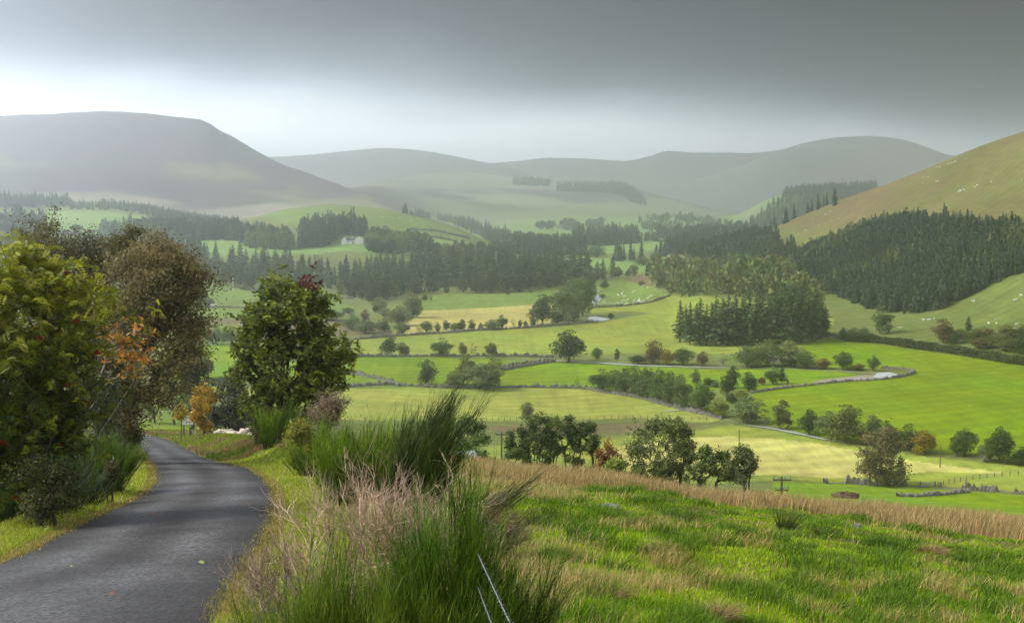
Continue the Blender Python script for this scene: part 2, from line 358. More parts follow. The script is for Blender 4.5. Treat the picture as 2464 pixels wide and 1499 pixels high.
# each field: outline in sight lines on the ground, colour, optional distance limits
FIELDS = [
 ('pale',  [(640,940),(820,936),(1000,932),(1230,933),(1389,934),(1536,957),(1669,985),(1740,1008),(1700,1018),(1540,1006),(1200,1013),(1000,1012),(640,1006)]),
 ('pale',  [(480,925),(560,932),(640,940),(640,960),(470,945)]),
 ('bright2',[(560,885),(845,857),(1040,860),(1200,866),(1340,872),(1545,880),(1700,889),(1900,886),(2040,897),(2098,906),(1990,918),(1836,938),(1740,940),(1536,957),(1389,934),(1230,930),(1000,929),(830,925),(700,905)]),
 ('bright2',[(380,840),(495,832),(580,828),(640,845),(640,905),(560,915),(380,915)]),
 ('pale2', [(845,820),(849,816),(1022,806),(1100,798),(1169,792),(1279,786),(1389,777),(1462,771),(1560,755),(1517,748),(1418,752),(1429,740),(1499,735),(1572,724),(1613,711),(1669,713),(1800,724),(1950,736),(2010,770),(1990,812),(1985,835),(1850,852),(1640,850),(1480,850),(1334,852),(1185,856),(1040,855),(935,854),(845,852)]),
 ('straw2',[(985,775),(1020,748),(1150,742),(1290,733),(1330,735),(1330,775),(1262,790),(1110,797),(1022,803),(960,806),(940,800)]),
 ('pasture',[(1014,722),(1050,710),(1085,705),(1200,708),(1310,699),(1400,700),(1330,732),(1290,733),(1150,742),(1020,748)]),
 ('pasture',[(380,700),(520,688),(560,694),(700,712),(780,718),(860,740),(780,752),(650,762),(480,768),(380,768)]),
 ('pasture',[(1424,682),(1500,668),(1560,686),(1613,711),(1572,724),(1499,735),(1429,739)]),
 ('brown', [(1500,672),(1540,660),(1620,628),(1660,632),(1600,668),(1570,690)]),
 ('bright',[(1927,833),(1985,818),(2037,824),(2090,826),(2202,842),(2312,856),(2386,866),(2470,877),(2700,900),(2900,1150),(2560,1135),(2464,1100),(2224,1088),(2100,1068),(2033,1062),(1945,1042),(1848,1020),(1815,985),(1806,950),(1840,936),(1990,921),(2140,913),(2190,901),(2200,893),(2170,886),(2120,888),(2060,886),(1982,884),(1938,870),(1950,850),(1927,840)]),
 ('pale2', [(1430,1050),(1640,1032),(1760,1023),(1850,1034),(2000,1064),(2100,1080),(2224,1098),(2464,1122),(2700,1140),(2700,1185),(2464,1184),(2257,1168),(1982,1160),(1900,1152),(1700,1165),(1430,1140),(1160,1110),(1160,1075)]),
 ('straw', [(1440,1085),(1560,1060),(1650,1052),(1750,1050),(1850,1054),(1960,1066),(2063,1084),(2180,1106),(2300,1122),(2440,1139),(2350,1137),(2240,1134),(2120,1146),(1990,1150),(1860,1142),(1700,1146),(1600,1150),(1450,1122)]),
 ('rough', [(1080,1016),(1300,1012),(1540,1007),(1760,1020),(1700,1032),(1480,1052),(1200,1052),(1080,1040)]),
 ('brown', [(1160,1026),(1480,1020),(1700,1022),(1600,1034),(1400,1046),(1200,1040)]),
 ('near',  [(1860,1158),(2000,1163),(2150,1168),(2312,1180),(2470,1190),(2700,1200),(2700,1330),(2400,1290),(2100,1240),(1860,1215)]),
 ('rough', [(480,762),(650,764),(780,756),(846,770),(800,800),(600,800),(480,782)]),
 ('brown', [(490,774),(600,768),(800,768),(900,775),(940,800),(820,812),(600,782)]),
 ('pasture',[(480,784),(580,786),(640,792),(640,828),(480,832)]),
 # far side
 ('dark',  [(1750,572),(1790,545),(1850,500),(1880,476),(1930,462),(2010,455),(2110,450),(2110,500),(2000,540),(1900,560),(1800,575)]),
 ('farfield',[(0,592),(0,562),(200,556),(420,560),(600,566),(720,590),(860,600),(760,612),(500,618),(250,612)]),
 ('farfield',[(0,506),(250,509),(400,527),(470,548),(330,556),(150,566),(0,545)]),
 ('farfield',[(720,545),(900,560),(1100,575),(1190,598),(1000,612),(870,606),(760,600)]),
 ('pasture',[(620,522),(700,505),(800,495),(900,503),(1000,524),(1090,548),(1200,592),(1000,570),(850,545),(700,540)]),
 ('farfield',[(1290,616),(1430,618),(1600,628),(1540,660),(1480,655),(1430,640),(1250,630)]),
 ('farfield',[(1200,598),(1400,596),(1590,592),(1560,606),(1400,615),(1230,612)]),
 ('farfield',[(1400,580),(1540,580),(1700,578),(1700,588),(1560,598),(1400,598)]),
 ('farfield',[(1180,545),(1350,530),(1500,535),(1560,520),(1680,532),(1760,545),(1700,560),(1500,566),(1230,566)]),
 ('bright2',[(2180,1178),(2300,1182),(2470,1192),(2470,1230),(2300,1225)]),
]
# ------------------------------------------------------------------ build the ground
def inside(poly, X, Y):
    poly = np.asarray(poly); c = np.zeros(X.shape, bool)
    bx = (X >= poly[:,0].min())&(X <= poly[:,0].max())&(Y >= poly[:,1].min())&(Y <= poly[:,1].max())
    idx = np.where(bx)[0]
    if len(idx) == 0: return c
    x, y = X[idx], Y[idx]; k = np.zeros(len(idx), bool)
    for i in range(len(poly)):
        x1, y1 = poly[i]; x2, y2 = poly[i-1]
        cr = ((y1 > y) != (y2 > y)) & (x < (x2-x1)*(y-y1)/((y2-y1) if y2 != y1 else 1e-9)+x1)
        k ^= cr
    c[idx] = k
    return c
def refine(pts, n=8):
    """subdivide a pixel outline so that its ground projection stays curved where the ground is"""
    out = []
    for i in range(len(pts)):
        a, b = pts[i], pts[(i+1) % len(pts)]
        m = max(1, int(max(abs(a[0]-b[0])/40, abs(a[1]-b[1])/12)))
        for k in range(m): out.append((a[0]+(b[0]-a[0])*k/m, a[1]+(b[1]-a[1])*k/m))
    return out
FPOLY = []
for nm, pts in FIELDS:
    rm = {'near':150,'dark':2150}.get(nm, 240)
    FPOLY.append((nm, hits(refine(pts), rmin=rm)[:, :2]))
# the road, its two edges paired up along its length
_L = np.array(ROADL, float); _Rr = np.array(ROADR, float)
def catmull(P, n):
    P = np.asarray(P, float); out = []
    Q = np.vstack([2*P[0]-P[1], P, 2*P[-1]-P[-2]])
    for i in range(1, len(Q)-2):
        for t in np.linspace(0, 1, n, endpoint=False):
            a, b, c, d = Q[i-1], Q[i], Q[i+1], Q[i+2]
            out.append(.5*((2*b)+(-a+c)*t+(2*a-5*b+4*c-d)*t*t+(-a+3*b-3*c+d)*t**3))
    out.append(P[-1]); return np.array(out)
RL = hits(catmull(_L, 6)[:, :2], rmax=260)[:, :2]; RRt = hits(catmull(_Rr, 6)[:, :2], rmax=260)[:, :2]
RL[0] = (-14, 3)
def seg_dist(X, Y, P):
    d = np.full(X.shape, 1e9)
    for i in range(len(P)-1):
        ax, ay = P[i]; bx, by = P[i+1]; vx, vy = bx-ax, by-ay; l2 = vx*vx+vy*vy+1e-12
        t = np.clip(((X-ax)*vx+(Y-ay)*vy)/l2, 0, 1)
        d = np.minimum(d, np.hypot(X-ax-t*vx, Y-ay-t*vy))
    return d
ROADPOLY = np.vstack([RL, RRt[::-1], [(-1.0, 1.0), (-10, -6), (-22, -4)]])
def HUMPS(x, y, r):
    x, y, r = np.broadcast_arrays(np.asarray(x, float), np.asarray(y, float), np.asarray(r, float)); xf, yf, rf = x.ravel(), y.ravel(), r.ravel(); o = np.zeros(len(xf))
    m = np.where((rf < 170) & (yf > -3) & (xf < 45))[0]
    if len(m):
        X, Y, Q = xf[m], yf[m], rf[m]
        dl, dr = seg_dist(X, Y, RL), seg_dist(X, Y, RRt); inr = inside(ROADPOLY, X, Y)
        lft = (~inr) & (dl < dr); d = np.minimum(dl, dr)
        bank = (.7*smoothst(2.8, 6.5, dl)-.45*np.exp(-((dl-2.3)/.6)**2))*smoothst(95, 60, Q)*smoothst(12, 20, Q)
        rb = .6*smoothst(.7, 2.6, dr)*smoothst(38, 50, Q)*smoothst(125, 100, Q)*smoothst(9, 5, dr)
        hum = fbm(X, Y, 3.6, 3, 81)*.30*smoothst(7, 14, Q)+fbm(X, Y, 1.1, 3, 83)*.16*smoothst(5, 9, Q)
        hum = hum*smoothst(.5, 2.0, d)*smoothst(70, 45, Q)
        o[m] = np.where(inr, 0, np.where(lft, bank, rb)+hum)
    return o.reshape(x.shape)
def ground_color(x, y, z, rough=True):
    r = np.hypot(x, y); n = len(x)
    G = {k: np.array(v) for k, v in GR.items()}
    pxx = CX+F*np.tan(np.clip(np.arctan2(x, y), -1.4, 1.4))
    mixc = lambda a, b, t: a*(1-t[:,None])+b*t[:,None]
    C = np.tile(G['rough'], (n, 1))
    n1 = fbm(x, y, 60, 4, 31)*.5+.5; n2 = fbm(x, y, 240, 5, 41)*.5+.5; n3 = fbm(x*.6+y*.3, y, 25, 3, 51)*.5+.5
    C = mixc(C, G['pasture'], smoothst(.45, .7, n1)*.6)
    # near hillside
    nr = smoothst(260, 120, r)
    nearc = mixc(np.tile(G['near'], (n,1)), G['litter'], smoothst(.5, .75, fbm(x, y, 3.2, 3, 61)*.5+.5)*.5)
    C = mixc(C, nearc, nr)
    # right hand hill
    rh = smoothst(0, 1, np.clip((pxx-1500)/120, 0, 1))*smoothst(-66, -58, z)*(r < 1900)
    hc = mixc(np.tile(G['hill'], (n,1)), G['hillg'], smoothst(.38, .62, n1*.5+n2*.5))
    upb = smoothst(0, 80, z+ (pxx-2464)*.03)
    hc = mixc(hc, G['brown']*1.15, smoothst(.45, .7, n3)*.45+upb*.35)
    hc = mixc(hc, G['pasture']*.85, smoothst(-20, -45, z)*.75)
    C = mixc(C, hc, rh)
    # moor hills on the left, far green hills
    lm = smoothst(1950, 2250, r)*smoothst(1150, 900, pxx)
    mo = mixc(np.tile(G['moor'], (n,1)), G['moorg'], smoothst(.45, .56, n2+ .10*smoothst(60, -40, z)-.05))
    mo = mixc(mo, G['heather'], smoothst(.52, .62, fbm(x, y*.5, 330, 4, 71)*.5+.5)*smoothst(90, 20, z)*.8)
    mo = mixc(mo, np.array([.30,.27,.19]), smoothst(.60, .68, fbm(x, y*.35, 380, 4, 77)*.5+.5)*smoothst(40, -10, z)*.7)
    C = mixc(C, mo, lm)
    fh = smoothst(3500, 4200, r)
    fc = mixc(np.tile(G['far'], (n,1)), G['moor'], smoothst(.45, .65, n2))  # far hills painted paler, putting some haze into their colour
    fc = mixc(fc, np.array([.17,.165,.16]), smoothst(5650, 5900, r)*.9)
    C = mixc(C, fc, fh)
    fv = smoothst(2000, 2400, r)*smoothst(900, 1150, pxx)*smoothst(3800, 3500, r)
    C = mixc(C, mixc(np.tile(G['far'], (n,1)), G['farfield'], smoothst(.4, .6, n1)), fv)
    for (nm, P) in FPOLY:
        m = inside(P, x, y)
        if m.any(): C[m] = G[nm]
    # road verges and brown bank
    m = np.where((r < 230) & (x < 8))[0]
    if len(m):
        dr = np.minimum(seg_dist(x[m], y[m], RL), seg_dist(x[m], y[m], RRt))
        vg = smoothst(2.6, 1.2, dr)
        C[m] = C[m]*(1-vg[:,None])+G['verge']*vg[:,None]
        ed = smoothst(.22, .05, dr)
        C[m] = C[m]*(1-ed[:,None])+np.array([.16,.13,.06])*ed[:,None]
    # under the far woods the floor is dark litter
    return C
phis_in = np.arctan((np.arange(-130, 2464+131, 2.9)-CX)/F)
left_out = np.linspace(-math.pi, phis_in[0], 90)[:-1]; right_out = np.linspace(phis_in[-1], math.pi, 90)[1:]
phs = np.concatenate([left_out, phis_in, right_out])
lr = [math.log(.5)]
while lr[-1] < math.log(9000):
    r = math.exp(lr[-1])
    lr.append(lr[-1]+(.03 if r < 6 else .009 if r < 60 else .012 if r < 260 else .0042 if r < 1800 else .0065 if r < 3500 else .012))
rr = np.exp(np.array(lr)); PP, RR = np.meshgrid(phs, rr)
gx = (np.sin(PP)*RR).ravel(); gy = (np.cos(PP)*RR).ravel(); gz = height(gx, gy)
nc, nr_ = len(phs), len(rr)
print('terrain', nc, nr_, nc*nr_)
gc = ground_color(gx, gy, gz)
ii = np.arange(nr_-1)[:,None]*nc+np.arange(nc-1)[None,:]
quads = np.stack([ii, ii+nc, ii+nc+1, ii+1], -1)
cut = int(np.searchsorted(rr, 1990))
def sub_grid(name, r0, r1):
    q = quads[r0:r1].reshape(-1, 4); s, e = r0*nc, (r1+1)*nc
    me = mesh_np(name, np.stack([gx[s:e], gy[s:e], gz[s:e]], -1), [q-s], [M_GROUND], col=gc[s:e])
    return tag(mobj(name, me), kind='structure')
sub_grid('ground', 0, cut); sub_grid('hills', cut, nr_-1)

# ------------------------------------------------------------------ road
def mat_road():
    m, t = newmat('tarmac'); n, l = t.nodes, t.links
    o = n.new('ShaderNodeOutputMaterial'); b = n.new('ShaderNodeBsdfPrincipled'); l.new(b.outputs[0], o.inputs[0])
    g = n.new('ShaderNodeNewGeometry')
    def nz(s, d, rgh=.6):
        z = n.new('ShaderNodeTexNoise'); z.inputs['Scale'].default_value = s; z.inputs['Detail'].default_value = d; z.inputs['Roughness'].default_value = rgh; l.new(g.outputs['Position'], z.inputs[0]); return z
    vo = n.new('ShaderNodeTexVoronoi'); vo.inputs['Scale'].default_value = 26; l.new(g.outputs['Position'], vo.inputs[0])
    a = n.new('ShaderNodeMapRange'); l.new(vo.outputs['Color'], a.inputs[0]); a.inputs[3].default_value = .3; a.inputs[4].default_value = 1.9
    z1 = nz(.45, 5); mr = n.new('ShaderNodeMapRange'); l.new(z1.outputs[0], mr.inputs[0]); mr.inputs[1].default_value = .3; mr.inputs[2].default_value = .7; mr.inputs[3].default_value = .5; mr.inputs[4].default_value = 1.6
    z2 = nz(14, 4); mr2 = n.new('ShaderNodeMapRange'); l.new(z2.outputs[0], mr2.inputs[0]); mr2.inputs[3].default_value = .7; mr2.inputs[4].default_value = 1.3
    m1 = n.new('ShaderNodeMath'); m1.operation = 'MULTIPLY'; l.new(a.outputs[0], m1.inputs[0]); l.new(mr.outputs[0], m1.inputs[1])
    m2 = n.new('ShaderNodeMath'); m2.operation = 'MULTIPLY'; l.new(m1.outputs[0], m2.inputs[0]); l.new(mr2.outputs[0], m2.inputs[1])
    # wear: 'tint' is 0 at the mossy dark edges, 1 on the worn wheel tracks
    at = n.new('ShaderNodeAttribute'); at.attribute_name = 'tint'
    mc = n.new('ShaderNodeMixRGB'); l.new(at.outputs['Fac'], mc.inputs[0]); mc.inputs[1].default_value = (.012,.011,.012,1); mc.inputs[2].default_value = (.056,.056,.060,1)
    sc = n.new('ShaderNodeVectorMath'); sc.operation = 'SCALE'; l.new(mc.outputs[0], sc.inputs[0]); l.new(m2.outputs[0], sc.inputs['Scale']); l.new(sc.outputs[0], b.inputs['Base Color'])
    b.inputs['Roughness'].default_value = .8; b.inputs['Specular IOR Level'].default_value = .3
    bp = n.new('ShaderNodeBump'); bp.inputs['Strength'].default_value = .9; bp.inputs['Distance'].default_value = .008; l.new(vo.outputs['Distance'], bp.inputs['Height'])
    l.new(bp.outputs[0], b.inputs['Normal'])
    return m
M_ROAD = mat_road()
def resample(P, n):
    P = np.asarray(P); s = np.concatenate([[0], np.cumsum(np.hypot(*np.diff(P, axis=0).T))]); t = np.linspace(0, s[-1], n)
    return np.stack([np.interp(t, s, P[:,0]), np.interp(t, s, P[:,1])], -1)
RLx = np.vstack([[(-16.5, -3.0)], RL]); RRx = np.vstack([[(-3.0, -3.0), (-1.6, 3)], RRt])
nL, nW = 520, 26
# pair the edges by stations so that cross-sections stay square to the road
C0 = resample(RLx, 90); C1 = resample(RRx, 90)
st0 = np.linspace(0, 1, 90)
cum = []; j = 0
for i in range(90):                              # nearest point on the far edge, never going back
    lo_, hi_ = j, min(89, j+8); d = np.hypot(*(C1[lo_:hi_+1]-C0[i]).T); j = lo_+int(np.argmin(d)); cum.append(j)
cum = np.array(cum, float); cum[0] = 0; cum[-1] = 89
cum = np.convolve(np.pad(cum, 6, mode='edge'), np.ones(13)/13, 'valid'); cum[0] = 0; cum[-1] = 89; cum = np.maximum.accumulate(cum)
A_ = np.stack([np.interp(np.linspace(0, 89, nL), np.arange(90), C0[:,k]) for k in (0,1)], -1)
jj = np.interp(np.linspace(0, 89, nL), np.arange(90), cum)
B_ = np.stack([np.interp(jj, np.arange(90), C1[:,k]) for k in (0,1)], -1)
tW = np.linspace(0, 1, nW)
wob = fbm(np.arange(nL)*.9, np.zeros(nL), 7, 3, 5)*.10
RX = A_[:,None,0]*(1-tW)+B_[:,None,0]*tW; RY = A_[:,None,1]*(1-tW)+B_[:,None,1]*tW
RX[:,0] += wob; RX[:,-1] -= wob[::-1]*.9
RZ = height(RX.ravel(), RY.ravel())+.015+ (np.tile(1-(2*tW-1)**2, nL))*.035
ti = np.tile(.25+.75*np.exp(-((np.abs(tW-.5)-.22)/.13)**2), nL)*np.tile(smoothst(0, .07, tW)*smoothst(1, .93, tW), nL)
ii = np.arange(nL-1)[:,None]*nW+np.arange(nW-1)[None,:]
rq = np.stack([ii, ii+1, ii+nW+1, ii+nW], -1).reshape(-1,4)
tag(mobj('road', mesh_np('road', np.stack([RX.ravel(), RY.ravel(), RZ], -1), [rq], [M_ROAD], tint=ti)), kind='structure')

# ------------------------------------------------------------------ river
def mat_water():
    m, t = newmat('river_water'); n, l = t.nodes, t.links
    o = n.new('ShaderNodeOutputMaterial'); b = n.new('ShaderNodeBsdfPrincipled'); l.new(b.outputs[0], o.inputs[0])
    b.inputs['Base Color'].default_value = (.42,.45,.47,1); b.inputs['Roughness'].default_value = .3; b.inputs['Specular IOR Level'].default_value = .8  # pale base colour carries the white sky's reflection
    g = n.new('ShaderNodeNewGeometry'); z = n.new('ShaderNodeTexNoise'); z.inputs['Scale'].default_value = .8; z.inputs['Detail'].default_value = 5; l.new(g.outputs['Position'], z.inputs[0])
    bp = n.new('ShaderNodeBump'); bp.inputs['Strength'].default_value = .1; bp.inputs['Distance'].default_value = .05; l.new(z.outputs[0], bp.inputs['Height']); l.new(bp.outputs[0], b.inputs['Normal'])
    return m
M_WATER = mat_water()
M_GRAVEL = mat_simple('river_gravel', (.30,.26,.22), .95, .5, 1.5, bump=.3)
def sheet(polys, name, mat, off, kind='structure', rmin=240):
    V, Fc = [], []
    for pts in polys:
        P = hits(refine(pts), rmin=rmin); c = P.mean(axis=0)
        b = len(V)
        # two rings so that the sheet follows the ground
        for k in (1.0, .5):
            for p in P:
                x, y = c[0]+(p[0]-c[0])*k, c[1]+(p[1]-c[1])*k; V.append((x, y, zat(x, y)+off))
        V.append((c[0], c[1], zat(c[0], c[1])+off)); n = len(P)
        for i in range(n):
            j = (i+1) % n; Fc.append((b+i, b+j, b+n+j, b+n+i)); Fc.append((b+n+i, b+n+j, b+2*n, b+2*n))
    quadsf = np.array([f for f in Fc if f[2] != f[3]]); tris = np.array([f[:3] for f in Fc if f[2] == f[3]])
    return tag(mobj(name, mesh_np(name, np.array(V), [quadsf, tris], [mat])), kind=kind)
def ribbon(pts, widths, name, mat, off, rmin=240, kind='structure', n=8, tint=None, r0=None):
    P = hits(catmull(pts, n), rmin=rmin)[:, :2]; W = np.interp(np.linspace(0, 1, len(P)), np.linspace(0, 1, len(widths)), widths)
    T = np.gradient(P, axis=0); T /= np.hypot(T[:,0], T[:,1])[:,None]+1e-9; Nn = np.stack([-T[:,1], T[:,0]], -1)
    k = 5; ts = np.linspace(-.5, .5, k)
    X = P[:,None,:]+Nn[:,None,:]*(ts[None,:,None]*W[:,None,None]); X = X.reshape(-1,2)
    Z = height(X[:,0], X[:,1])+off
    ii = np.arange(len(P)-1)[:,None]*k+np.arange(k-1)[None,:]
    q = np.stack([ii, ii+1, ii+k+1, ii+k], -1).reshape(-1,4)
    return tag(mobj(name, mesh_np(name, np.column_stack([X, Z]), [q], [mat])), kind=kind)
ribbon([(1300,867),(1385,871),(1440,874),(1520,879),(1600,882),(1700,885),(1800,887),(1900,889),(1990,893),(2060,897),(2110,900),(2150,903)], [1.5,2.6,2.8,2,.6,.5,.5,1], 'river', M_WATER, .22)
ribbon([(1590,992),(1640,987),(1672,990),(1730,1006),(1790,1022),(1850,1031),(1930,1046),(1990,1060)], [.5,2,.3,.3,1.4,.8], 'river', M_WATER, .22)
sheet([[(2112,898),(2140,897),(2160,902),(2150,908),(2120,911),(2100,908)]], 'river', M_WATER, .25)
sheet([[(1424,712),(1447,709),(1449,716),(1441,727),(1428,733),(1422,727)], [(1424,699),(1446,698),(1440,703),(1424,704)]], 'river', M_WATER, .25)
sheet([[(1416,764),(1432,761),(1447,765),(1470,769),(1452,773),(1430,776),(1414,775)]], 'river', M_WATER, .25)
sheet([[(1486,655),(1496,650),(1494,662),(1486,668)]], 'river', M_WATER, .25)
sheet([[(1975,915),(2060,906),(2110,903),(2118,911),(2060,916),(1990,921),(1950,923)]], 'gravel', M_GRAVEL, .22, 'structure')
ribbon([(1960,806),(1985,803),(2010,808),(2040,818)], [5,5], 'far_road', M_ROAD, .2)
ribbon([(2312,850),(2350,857),(2400,864),(2470,873)], [5,5], 'far_road', M_ROAD, .3)
# ------------------------------------------------------------------ vegetation builders
def tube(path, rad, sides=5):
    """tapered tube through the path points; returns verts, quads"""
    P = np.asarray(path, float); n = len(P); rad = np.broadcast_to(np.asarray(rad, float), (n,))
    T = np.gradient(P, axis=0); T /= np.linalg.norm(T, axis=1)[:,None]+1e-9
    ref = np.array([1.0,0,0]) if abs(T[0,0]) < .8 else np.array([0,1.0,0])
    A = np.cross(T, ref); A /= np.linalg.norm(A, axis=1)[:,None]+1e-9; B = np.cross(T, A)
    a = np.arange(sides)*2*math.pi/sides
    V = P[:,None,:]+rad[:,None,None]*(A[:,None,:]*np.cos(a)[None,:,None]+B[:,None,:]*np.sin(a)[None,:,None])
    ii = np.arange(n-1)[:,None]*sides; j = np.arange(sides)[None,:]; k = (j+1) % sides
    Q = np.stack([ii+j, ii+k, ii+sides+k, ii+sides+j], -1).reshape(-1,4)
    return V.reshape(-1,3), Q
class Geo:
    def __init__(s): s.V=[]; s.Q=[]; s.T=[]; s.t=[]; s.c=[]; s.n=0
    def add(s, V, Q=None, T=None, tint=.5, col=None):
        V = np.asarray(V, float).reshape(-1,3)
        if Q is not None and len(Q): s.Q.append(np.asarray(Q)+s.n)
        if T is not None and len(T): s.T.append(np.asarray(T)+s.n)
        s.V.append(V); s.t.append(np.broadcast_to(np.asarray(tint, float), (len(V),)))
        if col is not None: s.c.append(np.broadcast_to(np.asarray(col, float), (len(V),3)))
        s.n += len(V); return s
    def mesh(s, name, mats, smooth=False):
        V = np.concatenate(s.V); f = []
        if s.Q: f.append(np.concatenate(s.Q))
        if s.T: f.append(np.concatenate(s.T))
        return mesh_np(name, V, f, mats, tint=np.concatenate(s.t), smooth=smooth, col=np.concatenate(s.c) if s.c else None)
def rhombi(P, D, S):
    """leaf quads: centre P, long half-axis D, short half-axis S"""
    V = np.stack([P-D, P+S, P+D, P-S], 1).reshape(-1,3)
    Q = np.arange(len(P)*4).reshape(-1,4)
    return V, Q
def unit(v): return v/(np.linalg.norm(v, axis=-1, keepdims=True)+1e-9)
def rnd_dir(n, g): return unit(g.normal(size=(n,3)))
def leaf_cards(P, size, g, aspect=.5, bias=None):
    n = len(P); d = rnd_dir(n, g)
    if bias is not None: d = unit(d+np.asarray(bias))
    s = unit(np.cross(d, rnd_dir(n, g))); sz = size*(.6+.8*g.random(n))[:,None]
    return rhombi(P, d*sz*.5, s*sz*.5*aspect)
def limb_path(a, b, g, bend=.12, n=5, sag=.0):
    a = np.asarray(a, float); b = np.asarray(b, float); t = np.linspace(0, 1, n)[:,None]; L = np.linalg.norm(b-a)
    off = g.normal(size=3)*L*bend
    return a+(b-a)*t+off*np.sin(t*math.pi)+np.array([0,0,1.0])*L*sag*np.sin(t*math.pi)
def broad_proto(seed, h=10., w=8., trunk=.2, lobes=18, leaves=2600, leaf=.42, top=1.0, lean=(0,0), sparse=0.0, stems=1, bark=None, lobe_r=(.16,.27)):
    g = np.random.default_rng(seed); G = Geo(); B = Geo()
    zc = h*(trunk+1)/2-.03*h; rz = h*(1-trunk)/2*1.04; C = []; Rl = []
    while len(C) < lobes:
        p = rnd_dir(1, g)[0]*(g.random()**.40)
        q = np.array([p[0]*w/2*.72, p[1]*w/2*.72, p[2]*rz*.78])
        if top != 1.0: q[:2] *= 1+(top-1)*(q[2]/rz*.5+.5)
        c = q+np.array([lean[0]*(q[2]+zc)/h, lean[1]*(q[2]+zc)/h, zc])
        C.append(c); Rl.append(w*g.uniform(*lobe_r))
    C.append(np.array([lean[0], lean[1], h-w*.15])); Rl.append(w*.15)
    C = np.array(C); Rl = np.array(Rl)
    wts = Rl**2/np.sum(Rl**2); tl = g.random(len(C))
    for c, r, wt, tt in zip(C, Rl, wts, tl):
        m = max(8, int(leaves*wt)); d = rnd_dir(m, g); d[:,2] = np.where(g.random(m) < .3, np.abs(d[:,2]), d[:,2])
        P = c+d*(r*(.45+.65*g.random(m)**.7))[:,None]*np.array([1,1,.82])
        P[:,2] = np.maximum(P[:,2], h*trunk*.5)
        V, Q = leaf_cards(P, leaf, g, .6)
        G.add(V, Q, tint=np.repeat(np.clip(.5*tt+.5*g.random(m), 0, 1), 4))
    R0 = .022*h+.03
    for s in range(stems):
        bx = g.normal(size=2)*.06*h*(stems > 1)
        fork = np.array([lean[0]*.35+bx[0]*1.6, lean[1]*.35+bx[1]*1.6, h*(trunk+.10)])
        B.add(*tube(limb_path((bx[0]*.3, bx[1]*.3, -.4), fork, g, .06), np.linspace(R0*1.25, R0*.7, 5)/math.sqrt(stems), 7))
        for i in range(s, len(C), stems):
            B.add(*tube(limb_path(fork, C[i], g, .09), np.linspace(R0*.5, R0*.10, 5), 4))
    return B.mesh('trunk', [bark or M_BARK], True), G.mesh('crown', [M_LEAF])
def conifer_proto(seed, h=20., w=6.5, layers=30, per=10, bare=.04, rag=.35, cards=4):
    g = np.random.default_rng(seed); G = Geo(); B = Geo()
    B.add(*tube([(0,0,-.5),(0,0,h*.5),(0,0,h*.985)], [.016*h, .009*h, .02], 6))
    Pl, Dl, Sl, Tl = [], [], [], []
    for k in range(layers):
        t = (k+.5)/layers; z = h*(bare+(1-bare)*t**.93)
        Lb = w/2*(1-t)**.72*(1.0 if t > .12 else .8)+.12
        for b in range(per):
            a = g.random()*2*math.pi; Lx = Lb*(1-rag/2+rag*g.normal()*.6); Lx = max(.15, Lx); zz = z+g.normal()*h*.012
            u = np.array([math.cos(a), math.sin(a), 0]); sd_ = np.array([-u[1], u[0], 0]); tt = g.random()
            for c in range(cards):
                f = (c+.6)/cards; droop = -.28*Lx*f*f+.10*Lx*f
                P = u*Lx*f+np.array([0,0,zz+droop])+sd_*g.normal()*.12*Lx
                D = (u*.9+sd_*g.normal()*.5+np.array([0,0,-.35+g.normal()*.2]))*Lx/cards*1.0
                S = (sd_*.55+np.array([0,0,g.normal()*.4]))*(.22*Lx+.10)
                Pl.append(P); Dl.append(D); Sl.append(S); Tl.append(tt*.6+g.random()*.4)
    V, Q = rhombi(np.array(Pl), np.array(Dl), np.array(Sl)); G.add(V, Q, tint=np.repeat(Tl, 4))
    return B.mesh('trunk', [M_BARK], True), G.mesh('crown', [M_NEEDLE])
def mk_tree(name, pos, h, w, proto, color, label, cat='tree', group=None, ph=10., pw=8., rz=None, parts=True, tilt=None, d=None):
    o = empty(name, pos, random.random()*6.28 if rz is None else rz)
    tag(o, label, cat, group)
    sx = w/pw; sz = h/ph
    mobj('trunk', proto[0], o, sc=(sx,sx,sz)); mobj('crown', proto[1], o, sc=(sx,sx if d is None else d/pw,sz), color=color)
    if tilt: o.rotation_euler = (tilt[0], tilt[1], 0)
    return o
PB = [broad_proto(100+i, 10, 8, .0+.025*(i % 3), 22+i, 3000, .50, lobe_r=(.15,.25), top=.8) for i in range(6)]                 # round bushy field trees
PT = [broad_proto(120+i, 12, 5.5, .0, 24, 2400, .48, stems=2) for i in range(3)]                  # tall narrow
PW = [broad_proto(130+i, 10, 7, .03, 30, 2600, .40, stems=3, lobe_r=(.11,.18), bark=M_BARKG) for i in range(4)]  # open birch and willow
PS = [broad_proto(140+i, 6, 5, .12, 10, 420, .22, stems=4, lobe_r=(.10,.16), bark=M_BARKG) for i in range(2)]   # thin, half bare
PC = [conifer_proto(150+i, 20, 7.5-.6*i, 30, 9, .03+.02*i) for i in range(4)]
PL = [conifer_proto(160+i, 20, 7.5, 24, 8, .02, .6) for i in range(2)]                            # soft larch like cones
DK = (.052,.090,.020); GN = (.085,.140,.028); OL = (.12,.135,.034); BR = (.14,.10,.038); GO = (.24,.18,.025); GY = (.13,.18,.06); YG = (.19,.21,.035); LT = (.17,.21,.07); RD = (.16,.05,.02)
COLS = dict(DK=DK, GN=GN, OL=OL, BR=BR, GO=GO, GY=GY, YG=YG, LT=LT)
def vary(c, a=.12):
    f = 1+random.uniform(-a, a); return tuple(v*f*(1+random.uniform(-.05,.05)) for v in c)
